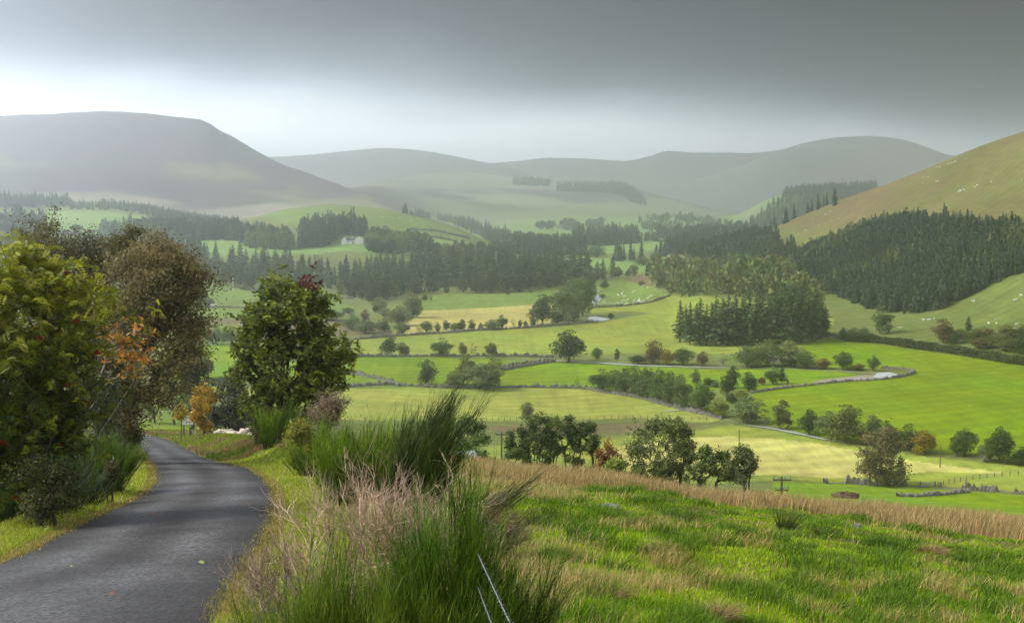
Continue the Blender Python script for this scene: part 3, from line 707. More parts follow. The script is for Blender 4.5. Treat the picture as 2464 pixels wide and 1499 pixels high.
def place(name, px, py, hp, wp, kind, col, label, cat='tree', group=None, r=None, rmin=240):
    """a tree whose foot is at (px, py) on the ground; hp, wp: its height and width in sight-line units"""
    p = hit(px, py, rmin=rmin) if r is None else at_r(px, r, py)
    dist = math.hypot(p.x, p.y)*1.0; h = 1.08*hp*dist/F; w_ = 1.14*wp*dist/F
    S = {'b':(PB,10.,7.6),'t':(PT,12.,5.2),'w':(PW,10.,6.6),'s':(PS,6.,4.8),'c':(PC,20.,7.0),'l':(PL,20.,7.2)}[kind]
    pr = random.choice(S[0])
    if kind in 'cl': cc = vary(COLS.get(col, DK))
    else: cc = vary(COLS.get(col, GN))
    return mk_tree(name, p, h, w_, pr, cc, label, cat, group, S[1], S[2])

T = place
# --- far bank: trees along the wall below the big yellow green field
T('field_tree', 935,856,46,44,'b','DK','round dark tree at the wall, next to a smaller brownish tree')
T('field_tree', 969,856,31,34,'b','OL','smaller brownish round tree beside a larger dark one at the wall')
T('field_tree', 1064,857,44,50,'b','GN','broad pointed dark green tree standing alone by the wall above the bright field')
T('field_tree', 1112,855,30,26,'b','OL','small olive tree by the wall with a half bare shrub beside it')
T('bare_shrub', 1138,856,30,26,'s','BR','half bare brown shrub by the wall between two small trees','shrub')
T('field_tree', 1181,857,31,34,'b','OL','small dome shaped olive tree by the wall, above the big grey willow clump')
T('field_tree', 831,858,48,44,'b','GY','grey green tree showing behind the edge of the roadside rowan')
T('field_tree', 1026,924,57,50,'b','DK','dark round tree standing alone in the bright field beside the willow clump')
g1 = 'willow clump in the bright central field'
T('willow', 1092,933,40,60,'w','OL','low olive willow on the side of the field clump nearest the lone dark tree','tree',g1)
T('willow', 1124,926,72,58,'w','OL','dark topped willow in the middle of the field clump','tree',g1)
T('willow', 1180,930,76,66,'b','OL','tall brown grey willow with a rounded top, in the field clump','tree',g1)
T('willow', 1160,936,60,100,'w','GY','broad pale grey willow in front of the field clump','tree',g1)
T('large_tree', 1370,871,75,86,'b','DK','largest lone dark tree, standing by the river at the edge of the bright field')
T('riverside_bush', 1437,866,30,26,'b','GN','small green bush beside the river, next to the largest lone tree','bush')
T('columnar_tree', 1484,867,26,15,'t','DK','narrow dark columnar bush beside the thin river strip','bush')
g2 = 'trees and bushes along the far river bank'
T('riverside_bush', 1534,876,22,42,'b','DK','low dark spreading bush on the river bank','bush',g2)
T('riverside_tree', 1572,875,54,50,'b','BR','riverside tree with a brownish domed top','tree',g2)
T('riverside_bush', 1604,878,36,34,'b','GO','yellow brown bush between two riverside trees','bush',g2)
T('riverside_tree', 1644,878,40,50,'b','GN','dense round green bush on the river bank','bush',g2)
T('riverside_tree', 1691,880,34,28,'b','BR','small brownish round tree on the river bank, standing apart','tree',g2)
T('riverside_bush', 1740,880,28,32,'s','BR','thin pale brown bush at the start of the long willow group','bush',g2)
T('willow', 1798,882,49,88,'b','GY','wide pale green willow below the spruce block','tree',g2)
T('willow', 1853,880,60,80,'w','LT','tall pale olive willow with open upper branches','tree',g2)
T('willow', 1898,881,58,80,'w','LT','second tall pale willow, close below the spruce block edge','tree',g2)
T('riverside_bush', 1902,884,35,44,'b','DK','dark round bush at the foot of the pale willows','bush',g2)
T('riverside_tree', 1941,886,38,58,'b','GN','mid green rounded bush next to the dark one below the willows','bush',g2)
T('riverside_bush', 1984,888,25,38,'b','BR','low rusty brown bush between two green ones on the far bank','bush',g2)
T('riverside_tree', 2028,889,40,54,'b','GN','broad green bush just before the river bend','bush',g2)
T('riverside_bush', 2064,891,16,36,'b','BR','low brown thicket at the river bend','bush',g2)
T('riverside_tree', 2103,892,36,32,'w','GN','small uneven tree leaning over the water at the river bend','tree',g2)
T('bushy_sapling', 1389,934,26,17,'s','GN','tiny thin sapling alone on the field edge before the willow row','tree')
T('field_tree', 1448,941,53,56,'b','DK','dark round tree heading the long row of willows')
g3 = 'row of leaning willows along the near river'
for i,(x,y,h_) in enumerate([(1482,944,52),(1503,950,62),(1530,956,72),(1558,963,78),(1586,970,80),(1612,977,80),(1638,984,80)]):
    T('row_willow', x,y,h_,58,'b','GN','grey green willow in the closely planted row along the near river','tree',g3)
g4 = 'trees along the near river'
T('riverside_tree', 1687,991,70,64,'b','GN','full green tree closing the willow row','tree',g4)
T('riverside_tree', 1674,926,36,30,'w','GY','greyish tree top showing behind the end of the willow row','tree',g4)
T('riverside_bush', 1706,930,20,30,'b','DK','low dark bush in the bright field behind the willow row','bush',g4)
T('riverside_bush', 1723,932,18,22,'b','GY','grey rounded bush in the bright field near the pair of dark trees','bush',g4)
T('riverside_tree', 1732,1004,46,50,'b','YG','yellow green round bush on the near river bank','bush',g4)
T('riverside_tree', 1763,934,50,40,'b','DK','taller tree of the dark pair between the two bright fields','tree',g4)
T('riverside_tree', 1750,952,46,38,'b','DK','shorter tree of the dark pair between the two bright fields','tree',g4)
T('field_tree', 1802,943,46,40,'b','DK','round dark tree with a visible trunk beside the dark pair')
T('riverside_bush', 1832,926,18,22,'b','BR','small rusty bush in the bright field','bush',g4)
T('riverside_tree', 1859,925,44,36,'b','GN','rounded tree in the bright field next to a narrow darker one','tree',g4)
T('riverside_tree', 1882,923,36,20,'t','DK','narrow dark tree touching a rounded one in the bright field','tree',g4)
T('riverside_bush', 1760,972,26,34,'b','DK','dark thicket above the grey willow on the near bank','bush',g4)
T('riverside_bush', 1786,962,24,40,'b','YG','light yellow bush between the lone dark tree and the near river','bush',g4)
T('willow', 1798,1017,62,92,'w','GY','wide grey green willow where the near river turns','tree',g4)
T('riverside_bush', 1789,1019,30,32,'b','YG','little yellowing bush in front of the wide grey willow','bush',g4)
T('riverside_bush', 1845,1022,32,34,'s','BR','thin brown bush between the grey willow and the tall olive tree','bush',g4)
T('riverside_tree', 1883,1032,66,44,'t','OL','tall narrow olive tree standing apart beside the near river','tree',g4)
T('riverside_tree', 1947,1045,58,54,'b','DK','dark green tree at the start of the lower riverside thicket','tree',g4)
T('riverside_tree', 1992,1056,64,66,'w','GY','silvery willow beside the dark tree in the lower thicket','tree',g4)
T('riverside_tree', 2033,1064,86,88,'b','OL','tallest brown topped tree of the lower riverside thicket','tree',g4)
T('riverside_tree', 2098,1050,50,44,'b','GY','pale blue green tree behind the lower thicket','tree',g4)
T('riverside_bush', 2081,1070,40,48,'b','BR','dark rusty bush below the pale tree in the lower thicket','bush',g4)
T('riverside_tree', 2133,1056,42,34,'w','GN','thin crowned green tree behind the leaning willow','tree',g4)
T('riverside_tree', 2150,1078,48,52,'b','BR','brownish tree directly behind the top of the leaning willow','tree',g4)
T('riverside_tree', 2186,1085,62,58,'b','DK','dark green tree to the far side of the leaning willow','tree',g4)
T('riverside_tree', 2224,1092,54,64,'b','GO','golden olive round tree at the edge of the straw field','tree',g4)
T('riverside_tree', 2322,1097,62,56,'b','GN','green tree with an uneven pointed crown beyond the wooden pole','tree',g4)
T('riverside_bush', 2300,1097,36,34,'w','GN','smaller bush leaning on the pointed green tree beyond the pole','bush',g4)
T('riverside_tree', 2404,1114,80,66,'b','DK','large blue green tree at the field corner','tree',g4)
T('riverside_bush', 2376,1110,42,46,'w','GY','grey bush at the foot of the large blue green tree','bush',g4)
T('riverside_tree', 2460,1119,40,52,'b','DK','dark round tree cut by the picture edge below the bright field','tree',g4)
T('field_tree', 1271,1010,42,36,'b','OL','small round olive tree alone in the pale field')
T('field_bush', 1633,1016,14,19,'b','OL','tiny bush at the far end of the rough brown strip','bush')
T('field_bush', 2340,795,0.1,0.1,'b','OL','x') if False else None
# --- row along the wall below the straw field
g5 = 'small trees strung along the wall below the straw field'
for x,y,h_,w_,k,c,lb in [(967,805,31,37,'b','GN','dense round tree at the rough end of the wall row'),(1026,799,26,36,'b','GN','rounded tree with a pinkish thicket beside it in the wall row'),
  (1008,800,16,20,'s','BR','thin pinkish thicket beside the rounded wall row tree'),(1053,801,25,19,'w','GN','pale narrow tree third along the wall row'),(1074,796,24,19,'b','DK','small dark oval tree in the wall row'),
  (1095,797,20,24,'b','GN','low green bush in the middle of the wall row'),(1112,796,27,26,'b','DK','dark bush with an uneven top in the wall row'),(1134,794,24,21,'b','OL','olive bush closing the middle group of the wall row'),
  (1157,792,15,15,'w','GN','small isolated bush in the wall row'),(1184,794,25,40,'b','GY','broad grey bush in the wall row'),(1207,790,32,27,'b','DK','taller dark tree rising behind the broad grey bush'),
  (1235,788,21,15,'s','BR','spindly half bare tree in the wall row'),(1252,788,17,14,'b','DK','first of two tiny bushes nearest the big river trees'),(1264,788,16,11,'b','DK','smallest bush of the wall row, touching the river trees')]:
    T('wall_tree', x,y,h_,w_,k,c,lb,'tree',g5)
# --- trees on the river loop
g6 = 'large riverside trees at the loop of the river'
for x,y,h_,w_,k,c,lb in [(1304,781,70,64,'b','DK','big dark tree at the near edge of the river loop clump'),(1363,772,88,66,'b','GN','tall rounded tree in the centre of the river loop clump'),
  (1403,761,86,58,'b','GN','tall tree overhanging the water at the river loop'),(1381,774,46,52,'b','GY','grey green lower tree in front of the river loop clump'),(1281,786,24,18,'b','DK','little dark bush at the near end of the river loop clump'),
  (1341,781,30,34,'b','DK','dark bush below the centre of the river loop clump'),(1389,718,46,60,'b','GN','tree top at the far end of the river loop clump'),(1348,746,52,60,'b','LT','light green tree on the field side of the river loop clump'),
  (1414,735,62,36,'b','GN','narrow tree beside the brightest water of the river loop'),(1420,700,42,34,'b','DK','small dark tree where the river leaves the long wood')]:
    T('river_tree', x,y,h_,w_,k,c,lb,'tree',g6)
T('water_bush', 1454,695,19,22,'b','DK','round dark bush on the green bank above the sheep','bush')
T('water_bush', 1450,717,10,20,'b','OL','low scrub on the bank beside the bright water','bush')
T('water_bush', 1470,768,15,17,'b','DK','small dark bush on the brown bank beside the pool','bush')
g7 = 'three dark spruces beyond the river loop'
for x,y,h_ in [(1437,674,44),(1450,673,48),(1474,671,56)]: T('spruce', x,y,h_,26,'c','DK','dark spruce in the trio standing together beyond the river loop','tree',g7)
T('far_tree', 1488,670,28,24,'b','LT','light broadleaf tree touching the spruce trio')
T('far_tree', 1511,668,20,16,'b','GN','small tree by the sunlit pool beyond the spruce trio')
T('far_tree', 1524,665,34,24,'t','LT','tall pale tree at the foot of the brown slope')
T('far_tree', 1548,640,22,40,'b','GN','broad hedge like tree where the brown slope meets the flat field')
T('far_tree', 1578,630,22,34,'b','GN','rounded tree half way along the brown slope top')
T('far_tree', 1437,620,30,48,'b','GN','wide rounded tree in the flat fields before the dark block woods')
T('far_tree', 1545,690,14,18,'b','BR','brown scrub where the sheep field meets the brown slope','bush')
# --- scrub left of the straw field
g8 = 'scrub trees on the rough ground before the straw field'
for x,y,h_,w_,k,c,lb in [(993,764,56,50,'b','LT','tall light green tree crowning the rough ground scrub'),(1003,763,52,24,'c','DK','dark conifer standing inside the tall light green tree'),(963,783,46,58,'b','OL','broad olive tree below the tall light one'),(912,750,34,42,'w','LT','pale feathery tree at the edge of the long wood'),
  (879,803,33,58,'b','GY','broad grey bush low on the rough ground'),(846,794,36,48,'b','GN','green bush next to the broad grey one'),(838,754,14,30,'b','GN','small bush at the far side of the rough ground'),(802,772,28,50,'b','GY','grey thicket emerging from behind the roadside rowan'),
  (925,799,32,40,'b','OL','olive bush between the broad grey bush and the wall row'),(903,752,15,18,'b','DK','small dark round bush in the rough ground'),(1022,724,14,15,'b','DK','little dark bush in the long green field'),(1037,722,11,9,'l','DK','tiny pointed bush in the long green field'),
  (880,775,30,26,'w','BR','brownish thin tree in the middle of the scrub'),(925,765,26,30,'w','LT','second pale feathery tree in the scrub'),(780,766,22,30,'b','GY','outermost grey thicket of the scrub')]:
    T('scrub_tree', x,y,h_,w_,k,c,lb,'tree',g8)
# --- left, seen between the near trees
g9 = 'small round field trees with clear trunks seen past the large willow'
for x,y,h_,w_ in [(503,829,40,26),(521,828,42,28),(538,829,38,24),(553,828,40,26),(570,829,38,26),(584,830,34,22)]: T('orchard_tree', x,y,h_,w_,'w','GY','small round tree with a clear trunk in the short row above the bright field','tree',g9)
T('field_tree', 493,913,58,48,'b','DK','dark tree between the large willow and the bright field')
T('field_tree', 569,924,52,34,'b','GY','grey green tree half hidden by the side of the roadside rowan')
T('hedge_bush', 532,926,20,70,'b','DK','low dark bushes closing the bright field behind the road','bush')
T('hill_tree', 508,738,20,19,'b','DK','small round dark tree alone in the pasture above the white horse')
T('hill_tree', 470,700,60,40,'b','GY','grey green tree at the edge of the large roadside willow')
T('hill_tree', 484,740,44,30,'b','GY','dark grey bush below the grey green tree at the willow edge')
T('hill_tree', 183,565,24,28,'b','DK','wind leaning dark tree beside the low farm shed')
# --- right hand side, by the hedge
g10 = 'trees standing in the roadside hedge'
for x,y,h_,w_,k,c,lb in [(2030,818,28,20,'b','DK','small dark tree at the end of the hedge beside the far road'),(2055,822,32,34,'b','GN','rounded tree starting the roadside hedge'),(2078,823,32,36,'b','GN','second rounded tree at the start of the roadside hedge'),
  (2123,803,61,45,'t','GY','tall pale birch standing in the pasture behind the hedge'),(2270,826,54,50,'b','BR','dark brownish round tree behind the hedge'),(2298,828,26,26,'b','DK','small bush beside the brownish round tree'),(2330,796,33,20,'c','DK','small dark pointed conifer behind the hedge'),
  (2310,815,22,40,'b','OL','low olive scrub below the pointed conifer')]:
    T('hedge_tree', x,y,h_,w_,k,c,lb,'tree',g10)
g11 = 'gorse and heather scrub on the slope behind the hedge'
for x,y,h_,w_,c in [(2345,822,26,60,'OL'),(2375,816,24,60,'BR'),(2400,835,30,66,'OL'),(2430,812,26,60,'OL'),(2455,850,36,60,'DK'),(2360,838,20,50,'BR'),(2420,846,24,50,'OL'),(2462,815,30,40,'OL')]:
    T('gorse_bush', x,y,h_,w_,'b',c,'low brown green gorse bush in the scrub patch on the slope behind the hedge','bush',g11)
# --- spruce block
g12 = 'tall spruces of the block plantation in the yellow green field'
for x,t,b,w_ in [(1636,727,824,34),(1660,731,829,30),(1684,724,831,40),(1700,737,832,30),(1722,718,832,40),(1738,723,826,36),(1752,717,832,38),(1770,716,830,40),(1786,722,824,36),(1802,707,831,42),(1818,720,822,38),(1833,706,830,40),(1848,718,823,36),(1863,708,830,40),(1880,697,826,42),(1893,712,830,40),(1906,694,824,40),(1918,708,828,38),(1928,690,824,42),(1944,700,818,40),(1962,694,822,42),(1975,712,814,36),(1985,742,812,26),(1650,738,818,30),(1712,732,816,36),(1762,730,814,36),(1826,716,812,38),(1872,706,812,40),(1936,700,806,40),(1675,736,812,32),(1790,720,808,36),(1900,702,806,40),(1742,728,808,36),(1855,712,806,40),(1960,704,802,38)]:
    T('spruce', x,b,b-t,w_*1.25,'c','DK','tall dark spruce in the block of spruces standing in the yellow green field','tree',g12)

# --- woods that read as one mass
def joined_wood(name, pts, n, h, protos, cols, label, rmin=240, jitter=.17, wfac=.46, mat=None, world=False):
    g = np.random.default_rng(abs(hash(label)) % 1000 if False else sum(map(ord, label)))
    P = np.array(pts) if world else hits(refine(pts), rmin=rmin)[:, :2]
    lo, hi = P.min(0), P.max(0); X = []
    while len(X) < n:
        q = g.uniform(lo, hi, (n*2, 2)); X = list(X)+list(q[inside(P, q[:,0], q[:,1])])
        if len(X) == 0: continue
    X = np.array(X[:n]); Z = height(X[:,0], X[:,1])
    G = Geo()
    cl = fbm(X[:,0], X[:,1], 60, 3, 5)*.5+.5
    for i in range(n):
        V, Q, tn = protos[g.integers(len(protos))]; hh = h*(1+jitter*g.normal()); hh = max(h*.5, hh); a = g.random()*6.28; ca, sa = math.cos(a), math.sin(a); ww = hh*wfac*(1+.2*g.normal())
        W = np.stack([(V[:,0]*ca-V[:,1]*sa)*ww+X[i,0], (V[:,0]*sa+V[:,1]*ca)*ww+X[i,1], V[:,2]*hh+Z[i]-.3], -1)
        c = cols[min(len(cols)-1, int(np.clip(cl[i]+g.normal()*.08, 0, .999)*len(cols)))]
        G.add(W, Q, tint=np.clip(tn*.6+g.random()*.4, 0, 1), col=np.array(c)*(1+.14*g.normal()))
    return tag(mobj(name, G.mesh(name, [M_WOOD])), label, 'wood', kind='stuff')
M_WOOD = mat_leaf('wood_foliage', trans=.08, rough=.8, use_hue=True, lo=.5, hi=1.55)
def lowcon(seed, layers=9, per=6):      # unit height, unit width
    g = np.random.default_rng(seed); Pl, Dl, Sl, Tl = [], [], [], []
    for k in range(layers):
        t = (k+.4)/layers; Lb = .5*(1-t)**.75+.02
        for b in range(per):
            a = g.random()*6.28; Lx = Lb*(.75+.5*g.random()); u = np.array([math.cos(a), math.sin(a), 0]); s_ = np.array([-u[1], u[0], 0])
            Pl.append(u*Lx*.55+np.array([0,0,t+g.normal()*.015-.02])); Dl.append(u*Lx*.5+np.array([0,0,-.05])); Sl.append(s_*(.25*Lx+.03)+np.array([0,0,g.normal()*.02])); Tl.append(g.random())
    V, Q = rhombi(np.array(Pl), np.array(Dl), np.array(Sl)); tn = np.repeat(Tl, 4)
    a = np.arange(6)*math.pi/3; cv = np.concatenate([np.stack([np.cos(a)*.27, np.sin(a)*.27, a*0+.02], -1), [[0,0,.93]]*6]); cq = np.array([(i,(i+1)%6,6+(i+1)%6,6+i) for i in range(6)])  # inner cone, added and toned dark to block light through the tree
    return np.concatenate([V, cv]), np.concatenate([Q, cq+len(V)]), np.concatenate([tn, np.full(12,.2)])
def lowbroad(seed, n=110):
    g = np.random.default_rng(seed); d = rnd_dir(n, g); lob = g.normal(size=(7,3))*.16; 
    P = d*np.array([.34,.34,.36])*(.7+.35*g.random((n,1)))+lob[g.integers(7, size=n)]+np.array([0,0,.55]); P[:,2] = np.clip(P[:,2], .05, 1)
    V, Q = leaf_cards(P, .24, g, .7); return V, Q, np.repeat(g.random(n), 4)
LC = [lowcon(i) for i in range(5)]; LB = [lowbroad(20+i) for i in range(5)]
DKB = (.026,.052,.024); DK2 = (.036,.062,.020); LAR = (.095,.115,.026); BIR = (.13,.15,.055)
def wood(*a, **k): return joined_wood('wood', *a, **k)
wood([(1921,622),(1990,592),(2048,572),(2124,548),(2217,538),(2311,546),(2387,552),(2470,562),(2700,520),(2700,560),(2470,652),(2387,686),(2311,722),(2255,748),(2199,756),(2124,750),(2079,740),(2011,714),(1936,680),(1898,656)], 3800, 10.5, LC+LB[:1], [DKB,DK2,DKB,DKB,DK2,LAR,LAR], 'large dark conifer plantation covering the slope of the bare brown hill')
wood([(1620,640),(1658,618),(1729,592),(1785,580),(1831,575),(1879,580),(1910,596),(1921,612),(1887,640),(1855,652),(1785,652),(1673,650)], 1100, 13, LC+LB[:1], [DKB,DK2,DK2], 'rounded dark conifer wood at the foot of the brown hill beside the white cottage')
wood([(1560,668),(1620,652),(1673,650),(1785,655),(1855,655),(1900,668),(1935,690),(1960,712),(1900,722),(1840,716),(1767,716),(1673,716),(1616,708),(1575,696)], 260, 13, LB+LB[:2], [BIR,GN,OL,BIR,GN], 'birch and willow scrub on the lower slope below the conifer woods', wfac=.62)
wood([(1745,572),(1800,560),(1880,535),(1940,513),(2000,490),(2015,482),(2020,492),(1960,516),(1890,548),(1800,575),(1745,588)], 260, 15, LC, [DKB,DK2], 'thin line of conifers climbing the skyline behind the brown hill', rmin=1200)
wood([(1740,575),(1790,545),(1850,500),(1880,476),(1930,462),(2010,455),(2110,450),(2110,500),(2000,540),(1900,560),(1800,575)], 2600, 19, LC, [DKB,DK2], 'hazy forested hill beyond the brown slope', rmin=2150)
wood([(1600,566),(1660,562),(1740,558),(1800,556),(1800,574),(1700,584),(1600,584),(1540,580)], 380, 18, LC+LB, [DKB,DK2], 'hazy woodland on the valley floor below the forested hill', rmin=1800)
wood([(1475,626),(1536,625),(1609,612),(1669,588),(1740,578),(1740,585),(1669,600),(1609,617),(1572,622),(1484,630)], 420, 19, LC, [DKB,DK2], 'dark straight edged conifer belt running towards the white cottage', rmin=900)
wood([(965,521),(1040,526),(1090,540),(1147,566),(1205,588),(1232,586),(1232,574),(1200,560),(1150,544),(1080,522),(1000,514)], 420, 17, LC, [DKB,DK2], 'steep belt of conifers running down the green hill', rmin=1300)
wood([(1236,612),(1300,614),(1409,617),(1409,606),(1300,603),(1240,603)], 330, 20, LC, [DKB,DK2], 'rectangular dark conifer block in the flat fields before the hazy hills', rmin=1200)
wood([(1370,592),(1450,592),(1540,586),(1535,577),(1450,578),(1385,582)], 330, 24, LC, [DKB,DK2,GN], 'rounded conifer wood behind the rectangular block', rmin=1700)
wood([(1245,596),(1370,596),(1370,585),(1300,580),(1235,582)], 120, 13, LB, [DK2,GN], 'line of hazy bushes between the green hill and the block woods', rmin=1800, wfac=.6)
wood([(722,566),(800,560),(880,563),(885,569),(860,569),(818,566),(808,576),(780,594),(726,598)], 330, 20, LC+LB[:1], [DKB,DK2,GN], 'dark wood behind and beside the white farmhouse', rmin=1000)
wood([(885,590),(896,574),(960,582),(1040,600),(1040,612),(960,612),(880,610)], 170, 13, LB+LC[:1], [GN,DK2,OL], 'mixed trees spreading from the white farmhouse garden', rmin=1000, wfac=.6)
wood([(1040,608),(1130,606),(1230,606),(1230,616),(1130,620),(1040,618)], 90, 11, LB, [GN,DK2,OL], 'trees among the farm sheds behind the long wood', rmin=1000, wfac=.6)
wood([(0,503),(60,502),(150,500),(172,494),(100,488),(-60,488),(-60,503)], 330, 15, LC, [DKB,DK2], 'conifer wood on the hill crest below the heather moor', rmin=1500)
wood([(165,504),(295,508),(406,528),(480,542),(600,562),(690,578),(700,570),(600,546),(480,524),(400,514),(295,500),(165,496)], 700, 11, LC, [DKB,DK2], 'long line of conifers following the hill crest below the moor', rmin=1500)
wood([(245,567),(330,574),(376,576),(457,577),(576,580),(600,598),(704,602),(700,585),(640,572),(500,560),(380,556),(340,560),(245,562)], 900, 15, LC+LB[:2], [DKB,DK2,GN], 'broad dark wood between the two pale hill fields', rmin=1150)
wood([(-60,590),(0,586),(40,578),(112,566),(110,556),(0,552),(-60,552)], 150, 20, LC+LB[:2], [DKB,DK2], 'rounded dark wood at the edge of the pale hill field', rmin=1150)
wood([(-60,640),(300,628),(470,645),(505,664),(480,614),(420,608),(300,606),(-60,610)], 420, 17, LC, [DKB,DK2], 'conifer belt seen over the crowns of the roadside willows', rmin=900)
wood([(1232,445),(1322,450),(1324,440),(1234,435)], 260, 21, LC, [DKB], 'thin dark tree belt high on the hazy green hill', rmin=4300)
wood([(1340,452),(1420,452),(1480,448),(1520,458),(1550,482),(1560,508),(1530,510),(1505,476),(1440,464),(1340,462)], 800, 22, LC, [DKB], 'hazy plantation bending over the shoulder of the far green hill', rmin=4300)
wood([(1540,540),(1600,520),(1700,530),(1760,540),(1760,556),(1640,552),(1560,556)], 300, 15, LB+LC, [DK2,GN], 'faint woodland at the foot of the far green hill', rmin=2400, wfac=.5)
wood([(1290,548),(1330,546),(1335,552),(1300,554)], 26, 15, LB, [DK2], 'faint clump of trees by the far farm', rmin=2300, wfac=.6)
wood([(1352,549),(1390,547),(1392,553),(1358,555)], 34, 17, LB, [DK2], 'faint clump of trees between the far farm buildings', rmin=2300, wfac=.6)
wood([(1405,543),(1450,541),(1456,548),(1415,550)], 30, 17, LB, [DK2], 'faint clump of trees above the far farm barn', rmin=2300, wfac=.6)

# long mixed wood across the valley: each tree its own
g13 = 'trees of the long mixed wood across the valley'
poly = hits(refine([(470,672),(530,684),(580,694),(650,704),(765,713),(853,717),(886,728),(948,725),(1014,709),(1077,706),(1169,707),(1242,707),(1315,699),(1395,690),(1425,678),(1400,657),(1200,650),(900,650),(700,652),(470,655)]), rmin=600)[:, :2]
gg = np.random.default_rng(5); pts_ = []
lo, hi = poly.min(0), poly.max(0)
while len(pts_) < 318:
    q = gg.uniform(lo, hi)
    if not inside(poly, q[:1], q[1:])[0]: continue
    if pts_ and min(math.hypot(q[0]-a[0], q[1]-a[1]) for a in pts_) < 7.5: continue
    pts_.append(q)
ds = np.array([seg_dist(np.array([q[0]]), np.array([q[1]]), np.vstack([poly, poly[:1]]))[0] for q in pts_])
for q, d_ in zip(pts_, ds):
    x, y = q; z = zat(x, y); front = d_ < 14 and math.hypot(x, y) < 980
    if front and random.random() < .55:
        h_ = random.uniform(12, 18); mk_tree('broadleaf_tree', (x,y,z-.2), h_, h_*random.uniform(.7,.95), random.choice(PB), vary((.058,.075,.030), .25), 'rounded broadleaf tree on the near edge of the long mixed wood across the valley', 'tree', g13+', broadleaf edge', 10, 7.6)
    else:
        h_ = random.uniform(19, 28)*(.66 if 790 < CX+F*x/y < 905 else .82 if 730 < CX+F*x/y < 990 else 1); pr = random.choice(PC if random.random() < .7 else PL)
        mk_tree('conifer', (x,y,z-.2), h_, h_*random.uniform(.36,.50), pr, vary(random.choice([(.028,.062,.022),(.036,.070,.020),(.064,.092,.024)]), .2), 'tall dark conifer in the long mixed wood across the valley', 'tree', g13+', conifers', 20, 7.0)
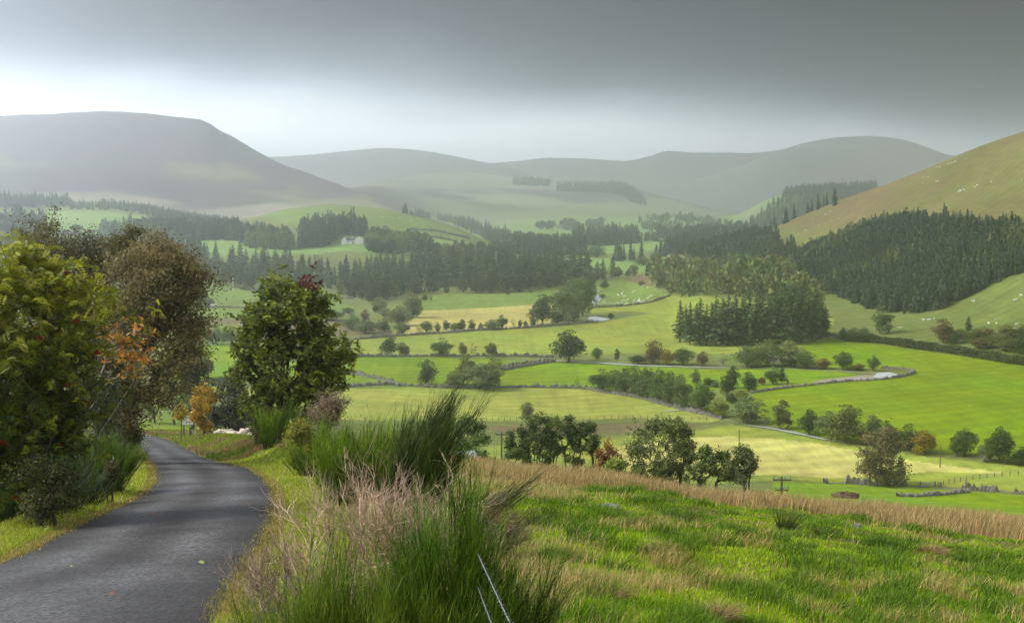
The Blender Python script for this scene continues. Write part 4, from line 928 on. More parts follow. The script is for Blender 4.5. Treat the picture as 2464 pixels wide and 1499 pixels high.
# ------------------------------------------------------------------ near trees grown to an outline
def outline_tree(name, label, px0, py0, r, prof, n_tips, leafer, bark, seed, cat='tree', group=None, stems=1, depth=.8, trunk_r=.10, shell=.55, wind=0.0, twig=.006, pw=None, base=None, clump=.075):
    """prof: list of (py, px_left, px_right) for the crown; foot on the ground at px0, distance r"""
    g = np.random.default_rng(seed)
    foot = at_r(px0, r, py0) if base is None else base
    dist = math.hypot(foot.x, foot.y); u = dist/F
    dirr = np.array([foot.x, foot.y, 0])/dist; rgt = np.array([dirr[1], -dirr[0], 0])
    prof = sorted(prof); ys = np.array([p[0] for p in prof]); la = np.array([p[1] for p in prof]); ra = np.array([p[2] for p in prof])
    # pixel rows to heights over the foot
    def loc(px, py, dep):
        ph, e = ray(px, py); z = e*dist-foot.z
        lat = math.tan(ph-math.atan2(foot.x, foot.y))*dist
        return rgt*lat+dirr*dep+np.array([0,0,z])
    tips = []
    mids = np.interp(ys, ys, (la+ra)/2)
    wts = (ra-la)*np.gradient(ys); cs = np.cumsum(np.maximum(wts,0)); cs /= cs[-1]
    ncl = max(10, n_tips//12); cen_ = []
    while len(cen_) < ncl:
        py = np.interp(g.random(), cs, ys)+g.normal()*4; l, rr_ = np.interp(py, ys, la), np.interp(py, ys, ra)
        if rr_-l < 2: continue
        a = g.random()*2*math.pi; q = g.random()**(shell*.8); hw = (rr_-l)/2
        px = (l+rr_)/2+math.cos(a)*hw*q*.95; dep = math.sin(a)*hw*u*depth*q
        cen_.append(loc(px, py, dep))
    cen_ = np.array(cen_); cw_ = (ra-la).max()*u
    ci = g.integers(ncl, size=n_tips); tips = cen_[ci]+g.normal(size=(n_tips,3))*np.array([1,1,.7])*cw_*clump*(.6+.8*g.random(ncl))[ci][:,None]
    # skeleton: each tip is joined to the nearest lower node
    roots = []
    nodes = []; par = []
    h = tips[:,2].max()
    for s_ in range(stems):
        off = g.normal(size=3)*.12*(stems > 1); off[2] = 0
        lean = g.normal(size=3)*.10*h*(stems > 1); lean[2] = 0
        prev = -1
        cen = tips.mean(0); cen[2] = 0
        for k in range(8):
            t = k/7; p = off+lean*t+cen*t*t*.8+np.array([0,0,t*h*.62-.4*(k == 0)]); p[:2] += g.normal(size=2)*.012*h
            nodes.append(p); par.append(prev); prev = len(nodes)-1
    order = np.argsort(np.linalg.norm(tips-np.array([0,0,h*.35]), axis=1))
    tipn = []
    for i in order:
        Np = np.array(nodes); d = tips[i]-Np; L_ = np.linalg.norm(d, axis=1)
        cost = L_*(1+1.1*np.clip(.25-d[:,2]/(L_+1e-6), 0, 2))+.06*np.arange(len(Np))*0
        j = int(np.argmin(cost)); a = Np[j]; b = tips[i]; L0 = L_[j]
        m = max(1, int(L0/(.07*h))); prev = j
        for k in range(1, m+1):
            t = k/m; p = a+(b-a)*t+np.array([0,0,1.0])*L0*.10*math.sin(t*math.pi)+g.normal(size=3)*L0*.03*(k < m)
            nodes.append(p); par.append(prev); prev = len(nodes)-1
        tipn.append(prev)
    Np = np.array(nodes); par = np.array(par); cnt = np.ones(len(Np))*.0; cnt[tipn] = 1
    for i in range(len(Np)-1, -1, -1):
        if par[i] >= 0: cnt[par[i]] += cnt[i]
    cnt = np.maximum(cnt, 1); rad = np.maximum(twig, trunk_r*(cnt/n_tips*stems)**.45)
    B = Geo(); seg = [i for i in range(len(Np)) if par[i] >= 0]
    A_, B_ = Np[par[seg]], Np[seg]; ra_, rb_ = np.minimum(rad[par[seg]], rad[seg]*1.35), rad[seg]
    D = unit(B_-A_); ref = np.where(np.abs(D[:,2:3]) > .9, np.array([[1.0,0,0]]), np.array([[0,0,1.0]])); X1 = unit(np.cross(D, ref)); Y1 = np.cross(D, X1)
    k = 4; ang = np.arange(k)*2*math.pi/k
    ringA = A_[:,None]+ra_[:,None,None]*(X1[:,None]*np.cos(ang)[None,:,None]+Y1[:,None]*np.sin(ang)[None,:,None])
    ringB = B_[:,None]+rb_[:,None,None]*(X1[:,None]*np.cos(ang)[None,:,None]+Y1[:,None]*np.sin(ang)[None,:,None])
    V = np.concatenate([ringA, ringB], 1).reshape(-1,3); ii = np.arange(len(seg))[:,None]*2*k; j = np.arange(k)[None,:]
    Q = np.stack([ii+j, ii+(j+1)%k, ii+k+(j+1)%k, ii+k+j], -1).reshape(-1,4)
    B.add(V, Q)
    o = empty(name, foot); tag(o, label, cat, group)
    mobj('trunk', B.mesh('trunk', [bark], True), o)
    G, others = leafer(tips[order], Np, par, g, dirr, rgt, h)
    mobj('crown', G.mesh('crown', [M_HUE2]), o)
    for nm, GG, mt in others: mobj(nm, GG.mesh(nm, [mt]), o)
    return o
M_HUE2 = mat_leaf('leaf_hue', trans=.38, use_hue=True, lo=.5, hi=1.85, rough=.5, spec=.3)
def mixh(a, b, t): a = np.array(a); b = np.array(b); t = np.asarray(t)[:,None]; return a*(1-t)+b*t
def rosette_leaves(P, g, leaf, per, colf, pinnate=False, droop=.25, wind=None):
    """fans of leaves at the shoot tips"""
    n = len(P)*per; C = np.repeat(P, per, 0)+g.normal(size=(n,3))*leaf*.25
    d = rnd_dir(n, g); d[:,2] = d[:,2]*.6+.10; 
    if wind is not None: d = d+np.array(wind)
    d = unit(d); s = unit(np.cross(d, rnd_dir(n, g)+np.array([0,0,1.2]))); L_ = leaf*(.7+.6*g.random(n))[:,None]
    tint = np.repeat(g.random(len(P)), per)*.5+g.random(n)*.5; col = colf(C, tint, g)
    G = Geo()
    if not pinnate:
        V, Q = rhombi(C+d*L_*.5, d*L_*.5, s*L_*.24); G.add(V, Q, tint=np.repeat(tint, 4), col=np.repeat(col, 4, 0))
    else:
        K = 5
        for k in range(K+1):
            f = (k+.6)/(K+.6); cen = C+d*L_*f+np.array([0,0,-1.0])*L_*droop*f*f
            if k < K:
                for sg in (1, -1):
                    dd = unit(d*.45+s*sg); ll = L_*.24*(1-.35*abs(f-.5))
                    nn = unit(np.cross(d, s)); dd = unit(dd+nn*-.25)
                    V, Q = rhombi(cen+dd*ll, dd*ll, unit(d+nn*.2)*ll*.36); G.add(V, Q, tint=np.repeat(tint, 4), col=np.repeat(col, 4, 0))
            else:
                V, Q = rhombi(cen+d*L_*.08, d*L_*.14, s*L_*.06); G.add(V, Q, tint=np.repeat(tint, 4), col=np.repeat(col, 4, 0))
    return G
def small_leaves(P, g, size, per, spread, colf, aspect=.4, wind=(0,0,0)):
    n = len(P)*per; cl = unit(g.normal(size=(len(P),3)))*.6+np.array(wind)*1.2+np.array([0,0,.2])
    t = g.random(n)[:,None]
    C = np.repeat(P, per, 0)+np.repeat(cl, per, 0)*spread*t+g.normal(size=(n,3))*spread*.42*(1-.5*t)
    tint = np.repeat(g.random(len(P)), per)*.55+g.random(n)*.45
    V, Q = leaf_cards(C, size, g, aspect, bias=wind); col = colf(C, tint, g)
    G = Geo(); G.add(V, Q, tint=np.repeat(tint, 4), col=np.repeat(col, 4, 0)); return G

# roadside rowan in the middle, with one red spray
def rowan_mid(P, Np, par, g, dirr, rgt, h):
    x = P@rgt
    red = (P[:,2] > h*.88)&(x > .8)&(x < 2.2)
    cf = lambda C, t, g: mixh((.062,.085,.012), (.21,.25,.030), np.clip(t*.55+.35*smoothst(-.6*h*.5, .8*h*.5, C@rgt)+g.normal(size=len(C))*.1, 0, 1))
    G = rosette_leaves(P[~red], g, .27, 13, cf, droop=.3)
    n = (~red).sum(); sel = np.where(~red)[0][:n//2]
    G2 = rosette_leaves(P[red], g, .24, 14, lambda C, t, g: mixh((.05,.018,.012), (.105,.030,.020), t))
    return G, [('red_leaf_spray', G2, M_HUE2)]
outline_tree('rowan_tree', 'full green rowan beside the road bend with a dark red spray at its top', 686, 1085, 62,
  [(686,655,700),(692,648,745),(712,636,772),(735,604,775),(760,596,785),(800,586,806),(830,578,828),(860,572,840),(900,568,840),(930,574,826),(955,576,812),(985,590,792),(1010,622,770),(1030,650,730)],
  1900, rowan_mid, M_BARK, 11, stems=4, trunk_r=.12, depth=.9, shell=.42)
# yellow green rowan with berries, nearest on the left
def rowan_left(P, Np, par, g, dirr, rgt, h):
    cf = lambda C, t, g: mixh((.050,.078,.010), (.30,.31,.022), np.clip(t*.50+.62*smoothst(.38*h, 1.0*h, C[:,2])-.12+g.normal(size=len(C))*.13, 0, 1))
    G = rosette_leaves(P, g, .17, 7, cf, pinnate=True, droop=.45, wind=(.25,0,.1))
    Be = Geo(); sel = g.permutation(len(P))[:90]
    for i in sel:
        n = 34; Bp = P[i]+rnd_dir(n, g)*np.array([.075,.075,.04])*(.4+.6*g.random((n,1)))+np.array([0,0,-.05])
        for ax in (np.array([[1.0,0,0]]), np.array([[0,1.0,0]])):
            V, Q = rhombi(Bp, np.repeat(ax, n, 0)*.015, np.tile([[0,0,.015]], (n,1))); Be.add(V, Q)
        V, Q = rhombi(Bp, np.tile([[.015,0,0]], (n,1)), np.tile([[0,.015,0]], (n,1))); Be.add(V, Q)
    return G, [('berry_clusters', Be, M_BERRY)]
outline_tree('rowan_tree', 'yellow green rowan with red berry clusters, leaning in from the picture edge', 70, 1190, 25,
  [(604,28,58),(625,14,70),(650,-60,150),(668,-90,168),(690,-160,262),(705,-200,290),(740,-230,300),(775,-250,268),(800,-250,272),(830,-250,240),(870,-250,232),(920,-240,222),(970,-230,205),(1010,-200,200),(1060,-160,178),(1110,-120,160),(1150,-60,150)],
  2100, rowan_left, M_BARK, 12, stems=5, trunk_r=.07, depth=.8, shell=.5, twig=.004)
# the large wind blown willow and the one behind it
def willow_leaves(cl, size, per, spread, a, b):
    def f(P, Np, par, g, dirr, rgt, h):
        cf = lambda C, t, g: mixh(a, b, np.clip(t*.6+.5*fbm(C@rgt, C[:,2], 1.6, 2, 7)+.15, 0, 1))
        return small_leaves(P, g, size, per, spread, cf, .38, wind=tuple(rgt*.45+np.array([0,0,.12]))), []
    return f
outline_tree('willow', 'large olive brown willow bending over the road', 300, 1085, 50,
  [(592,352,392),(606,335,420),(625,300,448),(650,272,458),(672,258,490),(690,250,505),(715,250,486),(745,252,497),(780,252,492),(815,250,478),(850,246,470),(885,240,462),(915,236,448),(945,228,420),(975,222,380),(1005,216,345),(1035,225,325)],
  1300, willow_leaves(0,.13,38,.55,(0.065,0.061,0.022),(0.225,0.181,0.070)), M_BARK, 13, stems=3, trunk_r=.15, depth=.8, shell=.45)
outline_tree('willow', 'rear olive willow whose torn crown rises highest behind the rowan', 190, 1070, 60,
  [(556,68,92),(560,60,112),(572,55,135),(585,52,185),(598,54,215),(612,56,262),(630,54,300),(655,50,320),(690,50,330),(730,60,330),(790,80,330),(850,100,330),(920,120,330)],
  1000, willow_leaves(0,.14,34,.6,(0.051,0.052,0.017),(0.145,0.123,0.041)), M_BARK, 14, stems=3, trunk_r=.14, depth=.7, shell=.5)
outline_tree('willow', 'dark leaning branch tree reaching towards the valley above the large willow', 235, 1075, 63,
  [(556,300,325),(566,278,330),(580,262,322),(600,235,318),(625,215,305),(660,215,290),(720,220,280)], 260, willow_leaves(0,.14,34,.5,(0.051,0.052,0.017),(0.123,0.116,0.036)), M_BARK, 15, trunk_r=.10, depth=.5)
# orange sprays of a small rowan
def orange_leaves(P, Np, par, g, dirr, rgt, h):
    cf = lambda C, t, g: mixh((.24,.19,.02), (.34,.12,.02), np.clip(t*.9+g.normal(size=len(C))*.2, 0, 1))
    return rosette_leaves(P, g, .15, 9, cf), []
outline_tree('small_rowan', 'half bare small rowan carrying orange autumn leaves', 195, 1110, 33,
  [(806,270,290),(815,240,318),(830,232,342),(850,230,340),(868,250,325),(880,262,300),(893,270,318),(905,262,312),(915,255,290)], 75, orange_leaves, M_BARKG, 16, trunk_r=.022, depth=.5, stems=5, clump=.20)
# smaller growth around the bend
def simple_leaves(size, per, spread, a, b, aspect=.5):
    def f(P, Np, par, g, dirr, rgt, h):
        cf = lambda C, t, g: mixh(a, b, np.clip(t+g.normal(size=len(C))*.15, 0, 1))
        return small_leaves(P, g, size, per, spread, cf, aspect), []
    return f
outline_tree('golden_bush', 'golden yellow bush beside the grey roadside box', 492, 1042, 118, [(936,478,500),(950,470,515),(965,462,524),(985,456,522),(1005,455,516),(1022,458,512),(1036,462,508)], 260, simple_leaves(.22,26,.5,(0.217,0.145,0.022),(0.435,0.290,0.029)), M_BARK, 21, cat='bush', stems=3, trunk_r=.08)
outline_tree('golden_bush', 'small yellow sapling before the grey roadside box', 436, 1034, 112, [(985,428,440),(995,418,448),(1008,415,450),(1020,425,445)], 70, simple_leaves(.22,16,.4,(0.203,0.174,0.022),(0.392,0.290,0.029)), M_BARK, 22, cat='bush', trunk_r=.05)
outline_tree('dark_willow_bush', 'dark grey green willow bush behind the cattle', 556, 1050, 120, [(940,520,590),(955,510,610),(975,500,622),(1000,498,628),(1020,500,630),(1040,508,626)], 420, simple_leaves(.24,26,.6,(0.032,0.041,0.020),(0.094,0.104,0.055)), M_BARK, 23, cat='bush', stems=4, trunk_r=.10)
outline_tree('tall_tree', 'tall dark tree behind the road bend, between the orchard and the golden bush', 468, 1030, 150, [(850,430,478),(880,425,492),(905,420,500),(930,430,498),(955,448,490),(980,455,488),(1000,460,484)], 420, simple_leaves(.3,26,.7,(0.032,0.049,0.017),(0.087,0.109,0.036)), M_BARK, 24, trunk_r=.18)
outline_tree('orchard_tree', 'pale green twisted orchard tree', 418, 1010, 165, [(930,380,440),(945,368,452),(962,362,455),(978,368,450),(990,385,440)], 260, simple_leaves(.28,20,.7,(0.116,0.160,0.036),(0.246,0.290,0.072)), M_BARK, 25, trunk_r=.16, shell=.35)
outline_tree('orchard_tree', 'light green bush at the field side of the twisted orchard tree', 372, 1012, 170, [(938,345,385),(955,338,395),(975,335,392),(992,342,385)], 180, simple_leaves(.28,20,.7,(0.131,0.174,0.043),(0.246,0.290,0.087)), M_BARK, 26, trunk_r=.12, shell=.35, cat='bush')
outline_tree('roadside_shrub', 'small leaved shrub hanging over the edge of the road', 285, 1100, 52, [(1000,268,300),(1015,260,318),(1035,262,332),(1052,270,338),(1068,285,330),(1080,290,318)], 260, simple_leaves(.10,22,.35,(0.043,0.058,0.020),(0.123,0.138,0.051)), M_BARK, 27, cat='shrub', stems=4, trunk_r=.04)
outline_tree('roadside_shrub', 'grey green shrub under the large willow', 235, 1095, 45, [(930,190,270),(960,180,290),(1000,200,290),(1040,205,280),(1070,215,275)], 330, simple_leaves(.10,24,.35,(0.036,0.043,0.020),(0.131,0.145,0.080)), M_BARK, 28, cat='shrub', stems=5, trunk_r=.05)
outline_tree('undergrowth_shrub', 'tangled dark undergrowth at the foot of the berried rowan', 110, 1235, 23, [(1135,70,150),(1160,60,170),(1190,60,175),(1215,70,165),(1240,90,150)], 220, simple_leaves(.055,26,.22,(0.026,0.035,0.012),(0.102,0.109,0.029)), M_BARK, 29, cat='shrub', stems=8, trunk_r=.02, clump=.13)
outline_tree('undergrowth_shrub', 'low dark bush in the dip of the roadside bank', 262, 1172, 29, [(1128,252,270),(1140,248,292),(1155,250,285),(1168,256,276)], 110, simple_leaves(.05,24,.16,(0.029,0.038,0.014),(0.131,0.116,0.043)), M_BARK, 30, cat='shrub', stems=6, trunk_r=.015)
outline_tree('roadside_shrub', 'olive shrub on the verge behind the cattle side of the rowan', 640, 1090, 58, [(1000,612,660),(1025,606,668),(1050,610,670),(1075,620,665)], 260, simple_leaves(.10,22,.35,(0.035,0.038,0.014),(0.116,0.102,0.036)), M_BARK, 31, cat='shrub', stems=5, trunk_r=.04)
outline_tree('roadside_shrub', 'yellow green shrub between the rowan and the tall broom', 728, 1118, 44, [(1030,705,745),(1050,695,762),(1075,692,772),(1100,700,765)], 260, simple_leaves(.09,22,.3,(0.116,0.131,0.022),(0.290,0.290,0.043)), M_BARK, 32, cat='shrub', stems=5, trunk_r=.03)
outline_tree('withered_shrub', 'brownish withered shrub between the rowan and the tall broom', 780, 1085, 46, [(968,775,815),(985,755,828),(1005,750,828),(1030,756,815)], 260, simple_leaves(.07,20,.3,(.13,.09,.055),(.27,.21,.14)), M_BARKG, 33, cat='shrub', stems=8, trunk_r=.03, clump=.14)
# bushes on the slope just behind the brown grass
gb = 'bushes standing behind the brown grass crest'
for (px,r_,prof,lb,a,b,n) in [
 (1122,118,[(1015,1085,1140),(1030,1072,1158),(1050,1062,1170),(1070,1066,1182),(1095,1075,1182),(1115,1080,1176)],'green bush next to the turf roofed shed',(0.058,0.080,0.020),(0.160,0.174,0.043),520),
 (1238,115,[(1040,1222,1240),(1060,1216,1255),(1085,1218,1262),(1105,1222,1262)],'thin half open bush beside the double armed pole',(0.072,0.072,0.026),(0.174,0.160,0.058),170),
 (1290,116,[(1010,1270,1310),(1025,1252,1322),(1045,1246,1330),(1070,1248,1332),(1100,1255,1330),(1120,1260,1325)],'dark open branched bush seen against the pale field',(0.043,0.051,0.017),(0.123,0.116,0.036),480),
 (1330,117,[(1005,1315,1342),(1020,1306,1348),(1045,1305,1345),(1075,1308,1342),(1105,1312,1340)],'feathery yellowish bush blown over by the wind',(0.116,0.123,0.036),(0.217,0.217,0.065),200),
 (1368,116,[(1014,1358,1380),(1030,1348,1390),(1055,1344,1398),(1085,1342,1402),(1120,1348,1400)],'narrow pointed olive bush in the crest row',(0.051,0.058,0.020),(0.145,0.138,0.043),330),
 (1412,116,[(1025,1398,1428),(1045,1392,1436),(1070,1390,1440),(1100,1392,1440),(1130,1396,1436)],'olive bush with two uneven tops in the crest row',(0.051,0.058,0.020),(0.145,0.138,0.043),330),
 (1465,113,[(1078,1440,1490),(1092,1434,1500),(1115,1434,1504),(1140,1438,1500)],'reddish brown autumn bush in the crest row',(0.145,0.072,0.022),(0.290,0.160,0.043),260),
 (1484,100,[(1118,1464,1500),(1132,1455,1506),(1148,1458,1504)],'fresh light green bush below the reddish one',(0.145,0.189,0.029),(0.290,0.334,0.058),170),
 (1585,112,[(1018,1560,1620),(1035,1540,1650),(1060,1515,1672),(1085,1506,1672),(1110,1504,1660),(1140,1508,1640),(1160,1515,1620)],'largest open crowned tree of the crest row',(0.065,0.065,0.022),(0.189,0.167,0.051),850),
 (1642,111,[(1030,1625,1655),(1050,1625,1672),(1085,1622,1676),(1120,1620,1668),(1150,1625,1660)],'tree with bare crooked limbs beside the largest crest tree',(0.065,0.065,0.022),(0.189,0.167,0.051),260),
 (1690,110,[(1088,1676,1704),(1100,1662,1722),(1125,1650,1730),(1150,1652,1730)],'low open bush with light passing through it, in the crest row',(0.072,0.080,0.026),(0.189,0.174,0.051),260),
 (1738,109,[(1096,1722,1752),(1110,1714,1762),(1135,1712,1766),(1158,1716,1764)],'dense brown green bush next to the last one of the crest row',(0.058,0.061,0.020),(0.160,0.145,0.043),300),
 (1788,108,[(1080,1780,1802),(1092,1762,1812),(1110,1756,1818),(1135,1755,1820),(1155,1760,1818)],'rounded grey olive bush ending the crest row',(0.072,0.070,0.029),(0.203,0.174,0.072),420)]:
    outline_tree('crest_bush', lb, px, prof[-1][0]+8, r_, prof, n, simple_leaves(.21,15,.42,*( (a,b) if 'reddish' in lb or 'light green' in lb else ((a[0]*.85,a[1]*1.2,a[2]),(b[0]*.85,b[1]*1.2,b[2])) )), M_BARK, 40+px, cat='bush', group=gb, stems=4, trunk_r=.07, shell=.38)
# the leaning tree at the straw field edge
outline_tree('leaning_willow', 'leaning willow with a forked trunk at the lower edge of the straw field', 2110, 1166, 300,
  [(1052,2098,2140),(1062,2080,2158),(1078,2070,2172),(1095,2068,2180),(1112,2060,2180),(1128,2058,2178),(1140,2062,2168),(1148,2072,2160)], 480, simple_leaves(.5,24,1.2,(0.072,0.070,0.029),(0.189,0.160,0.065)), M_BARK, 60, stems=2, trunk_r=.32, shell=.38, base=hit(2112,1166))
# ------------------------------------------------------------------ broom, grass, rushes
def strands(G, P0, P1, P2, w0, c0, c1, g, segs=4, tint=None, prism=True):
    """curved thin strands through P0, P1, P2 (quadratic), width w0 at the foot, colour c0 to c1 along them"""
    n = len(P0); ts = np.linspace(0, 1, segs+1)
    pts = [(1-t)**2*P0+2*t*(1-t)*P1+t*t*P2 for t in ts]
    D = unit(P2-P0); ref = rnd_dir(n, g); X1 = unit(np.cross(D, ref)); Y1 = np.cross(D, X1)
    k = 3 if prism else 2; ang = np.arange(3)*2*math.pi/3
    V = []
    for i, t in enumerate(ts):
        w_ = (w0*(1-.85*t))[:,None] if hasattr(w0, '__len__') else w0*(1-.85*t)
        if prism:
            for a in ang: V.append(pts[i]+(X1*math.cos(a)+Y1*math.sin(a))*w_*.5)
        else: V.append(pts[i]-X1*w_*.5); V.append(pts[i]+X1*w_*.5)
    V = np.stack(V, 1); m = V.shape[1]
    c = np.stack([np.repeat((c0*(1-t)+c1*t)[:,None], k, 1) for t in ts], 1).reshape(n, m, 3)
    b = np.arange(n)[:,None]*m; Q = []
    for i in range(segs):
        if prism:
            for j in range(3): Q.append(np.stack([b[:,0]+i*3+j, b[:,0]+i*3+(j+1)%3, b[:,0]+i*3+3+(j+1)%3, b[:,0]+i*3+3+j], -1))
        else: Q.append(np.stack([b[:,0]+i*2, b[:,0]+i*2+1, b[:,0]+i*2+3, b[:,0]+i*2+2], -1))
    tint = g.random(n) if tint is None else tint
    G.add(V.reshape(-1,3), np.concatenate(Q), tint=np.repeat(tint, m), col=c.reshape(-1,3))
def col_arr(c, n): return np.tile(np.array(c, float), (n, 1))
def broom(label, px, r, h, rad, n, lean=(0,0), cols=((.022,.040,.008),(.075,.125,.012)), w=.006, seed=1, spread=.35, base=None, name='broom_bush', twigs=7, depth=.7, ragged=.34, group='broom bushes'):
    g = np.random.default_rng(seed); p = at_r(px, r, 1100) if base is None else base
    dist = math.hypot(p.x, p.y); rgt = np.array([p.y, -p.x, 0])/dist; fwd = np.array([p.x, p.y, 0])/dist
    G = Geo(); S = Geo()
    a = g.random(n)*6.283; q = np.sqrt(g.random(n))
    off = rgt*(np.cos(a)*q*rad)[:,None]+fwd*(np.sin(a)*q*rad*depth)[:,None]
    nc_ = max(6, n//11); ca_ = g.random(nc_)*6.283; cq_ = np.sqrt(g.random(nc_)); ck = g.integers(nc_, size=n)
    co = rgt*(np.cos(ca_)*cq_*rad)[:,None]+fwd*(np.sin(ca_)*cq_*rad*depth)[:,None]
    off = co[ck]+(rgt*g.normal(size=(n,1))+fwd*g.normal(size=(n,1)))*rad*.11; q = cq_[ck]
    ch = 1-ragged*1.3*g.random(nc_)**1.3+.25*(g.random(nc_) < .16); cl_ = g.normal(size=(nc_,2))*.12; ct = g.random(nc_)
    hh = h*ch[ck]*(1-.18*g.random(n))*(1-.42*q**2.5)
    P0 = off*.8+np.array([0,0,-.15]); P0[:,2] += 0
    tipo = off*(1+spread)+(rgt*cl_[ck][:,:1]+fwd*cl_[ck][:,1:])*hh[:,None]+rgt*lean[0]*hh[:,None]+fwd*lean[1]*hh[:,None]
    P2 = tipo+np.array([0,0,1.0])*hh[:,None]; P1 = off*.95+np.array([0,0,.45])*hh[:,None]
    strands(S, P0, P1, P2*1.0, w*2.6, col_arr((.06,.05,.025), n), col_arr(cols[0], n), g, 5)
    m = n*twigs; t = (.18+.78*g.random(m))[:,None]; i = np.repeat(np.arange(n), twigs)
    B0 = (1-t)**2*P0[i]+2*t*(1-t)*P1[i]+t*t*P2[i]; L_ = (h*(.16+.26*g.random(m)))[:,None]
    up = unit(P2[i]-P1[i]); dirn = unit(up*1.0+np.array([0,0,.7])+rnd_dir(m, g)*.34+rgt*(lean[0]*.5))
    B2 = B0+dirn*L_+rgt*L_*lean[0]*.25; B1 = B0+unit(dirn+rnd_dir(m, g)*.35)*L_*.5
    tt = np.clip(ct[ck[i]]*.6+.4*g.random(m), 0, 1); cb = mixh(cols[0], cols[1], tt*.6); ce = mixh(cols[0], cols[1], .45+tt*.55)
    strands(G, B0, B1, B2, w, cb, ce, g, 3, tint=np.clip(tt*.5+.5*g.random(m), 0, 1))
    # short side shoots
    k = m*2; i2 = g.integers(m, size=k); t2 = g.random(k)[:,None]
    C0 = (1-t2)**2*B0[i2]+2*t2*(1-t2)*B1[i2]+t2*t2*B2[i2]; L2 = (h*.07*(.5+g.random(k)))[:,None]
    d2 = unit(unit(B2[i2]-B0[i2])+rnd_dir(k, g)*.55); strands(G, C0, C0+d2*L2*.5, C0+d2*L2, w*.8, ce[i2]*.9, ce[i2], g, 1, tint=g.random(k))
    o = empty(name, (p.x, p.y, p.z)); tag(o, label, 'shrub', group)
    mobj('stems', S.mesh('stems', [M_HUE2]), o); mobj('foliage', G.mesh('foliage', [M_HUE2]), o)
    return o
GBR = ((.040,.080,.008),(.22,.35,.020)); YBR = ((.07,.11,.010),(.32,.40,.025))
broom('front broom bush with dense dark green upright stems', 1085, 6.6, 1.22, .36, 460, (.03,0), ((.028,.062,.007),(.14,.26,.016)), .0040, 1, .12, twigs=15)
broom('lower front broom bush with yellower upright stems', 835, 6.2, .98, .50, 340, (.0,0), ((.04,.075,.008),(.19,.29,.018)), .0038, 2, .12, twigs=14)
broom('small broom bush leaning away from the barbed wire', 1190, 7.6, .72, .20, 90, (.22,0), ((.03,.05,.008),(.10,.14,.015)), .0055, 3, .5, twigs=9, ragged=.45)
broom('tall dark broom bush standing between the road and the field', 900, 23.5, 1.75, .95, 520, (.10,0), GBR, .011, 4, .25, twigs=11)
broom('tall broom bush whose tips are blown sideways', 1000, 22.0, 1.95, .55, 220, (.26,0), ((.018,.036,.005),(.085,.13,.015)), .011, 5, .2, twigs=11, ragged=.4)
broom('low broom spray reaching sideways behind the dead broom', 1120, 14, .95, .6, 120, (.75,0), ((.045,.05,.012),(.15,.14,.03)), .008, 6, .3, twigs=8, ragged=.5)
broom('dark broom bush at the foot of the roadside rowan', 672, 55, 1.9, 1.3, 120, (.05,0), GBR, .018, 7, .2, twigs=9)
broom('broom bush on the verge right after the rowan', 800, 38, 1.7, 1.0, 120, (.1,0), GBR, .015, 8, .2, twigs=9)
broom('dark broom bush under the berried rowan', 10, 27, 1.7, 1.5, 300, (.15,0), ((.015,.032,.005),(.07,.13,.012)), .010, 9, .35, twigs=10)
broom('bright broom bush under the large willow', 196, 33, 1.8, 1.0, 320, (.08,0), ((.04,.085,.010),(.17,.28,.018)), .013, 10, .3, twigs=10)
broom('broom bush squeezed between the berried rowan and the bank', 130, 29, 1.3, .9, 200, (.1,0), ((.018,.035,.005),(.075,.13,.012)), .012, 11, .3, twigs=9)
def dead_broom(label, px, r, seeds, seed, cols=((.26,.18,.11),(.56,.43,.30)), name='dead_broom', wk=1.0):
    g = np.random.default_rng(seed); p = at_r(px, r, 1100); dist = math.hypot(p.x, p.y); rgt = np.array([p.y,-p.x,0])/dist; fwd = np.array([p.x,p.y,0])/dist
    G = Geo()
    def grow(a, d, L_, rad, depth):
        n = 5; pts = [a]; dd = d
        for k in range(n):
            dd = unit(dd+g.normal(size=3)*.16+np.array([0,0,.05])); pts.append(pts[-1]+dd*L_/n)
        rr_ = np.linspace(rad*1.35, rad*.75, n+1); V, Q = tube(pts, rr_, 4 if depth < 3 else 3)
        t = g.random(); G.add(V, Q, tint=np.clip(g.normal()*.2+.5, 0, 1), col=np.array(cols[0])*(1-t)+np.array(cols[1])*t)
        if depth < 5 and rad > .0012:
            m = g.integers(3, 6)
            for k in range(m):
                i = g.integers(2, n+1); nd_ = unit(dd+rnd_dir(1, g)[0]*.75+np.array([0,0,.15])); grow(pts[i], nd_, L_*g.uniform(.5,.78), rr_[i]*.62, depth+1)
    for (lx, ly, lz, L_, rad) in seeds: grow(np.array([0,0,-.05]), unit(rgt*lx+fwd*ly+np.array([0,0,lz])), L_, rad*wk, 0)
    o = mobj(name, G.mesh(name, [M_DEAD]), loc=(p.x, p.y, p.z)); return tag(o, label, 'shrub', 'dead broom skeletons')
M_DEAD = mat_leaf('dead_twig', trans=0.0, rough=.85, use_hue=True, lo=.6, hi=1.4)
dead_broom('large silvery dead broom with forking bare twigs', 915, 8.6, [(-.5,0,1,.72,.013),(-.15,.1,1,.80,.014),(.2,0,1,.78,.013),(.45,-.2,.9,.72,.012),(-.5,-.2,1,.66,.011),(.0,-.5,1,.7,.011),(-.3,-.3,.9,.62,.011),(.35,.3,1,.7,.011)], 1)
dead_broom('dead broom with curled brown twigs on the road verge', 715, 8.4, [(-.5,0,1,.42,.010),(-.2,.2,1,.46,.010),(.3,-.1,.9,.30,.008)], 5, ((.10,.07,.05),(.32,.24,.18)))
dead_broom('thin dead broom sprays hanging over the tarmac edge', 690, 7.8, [(-.8,0,.7,.36,.006),(-.5,.1,.9,.40,.006)], 9, ((.16,.12,.09),(.36,.28,.21)))
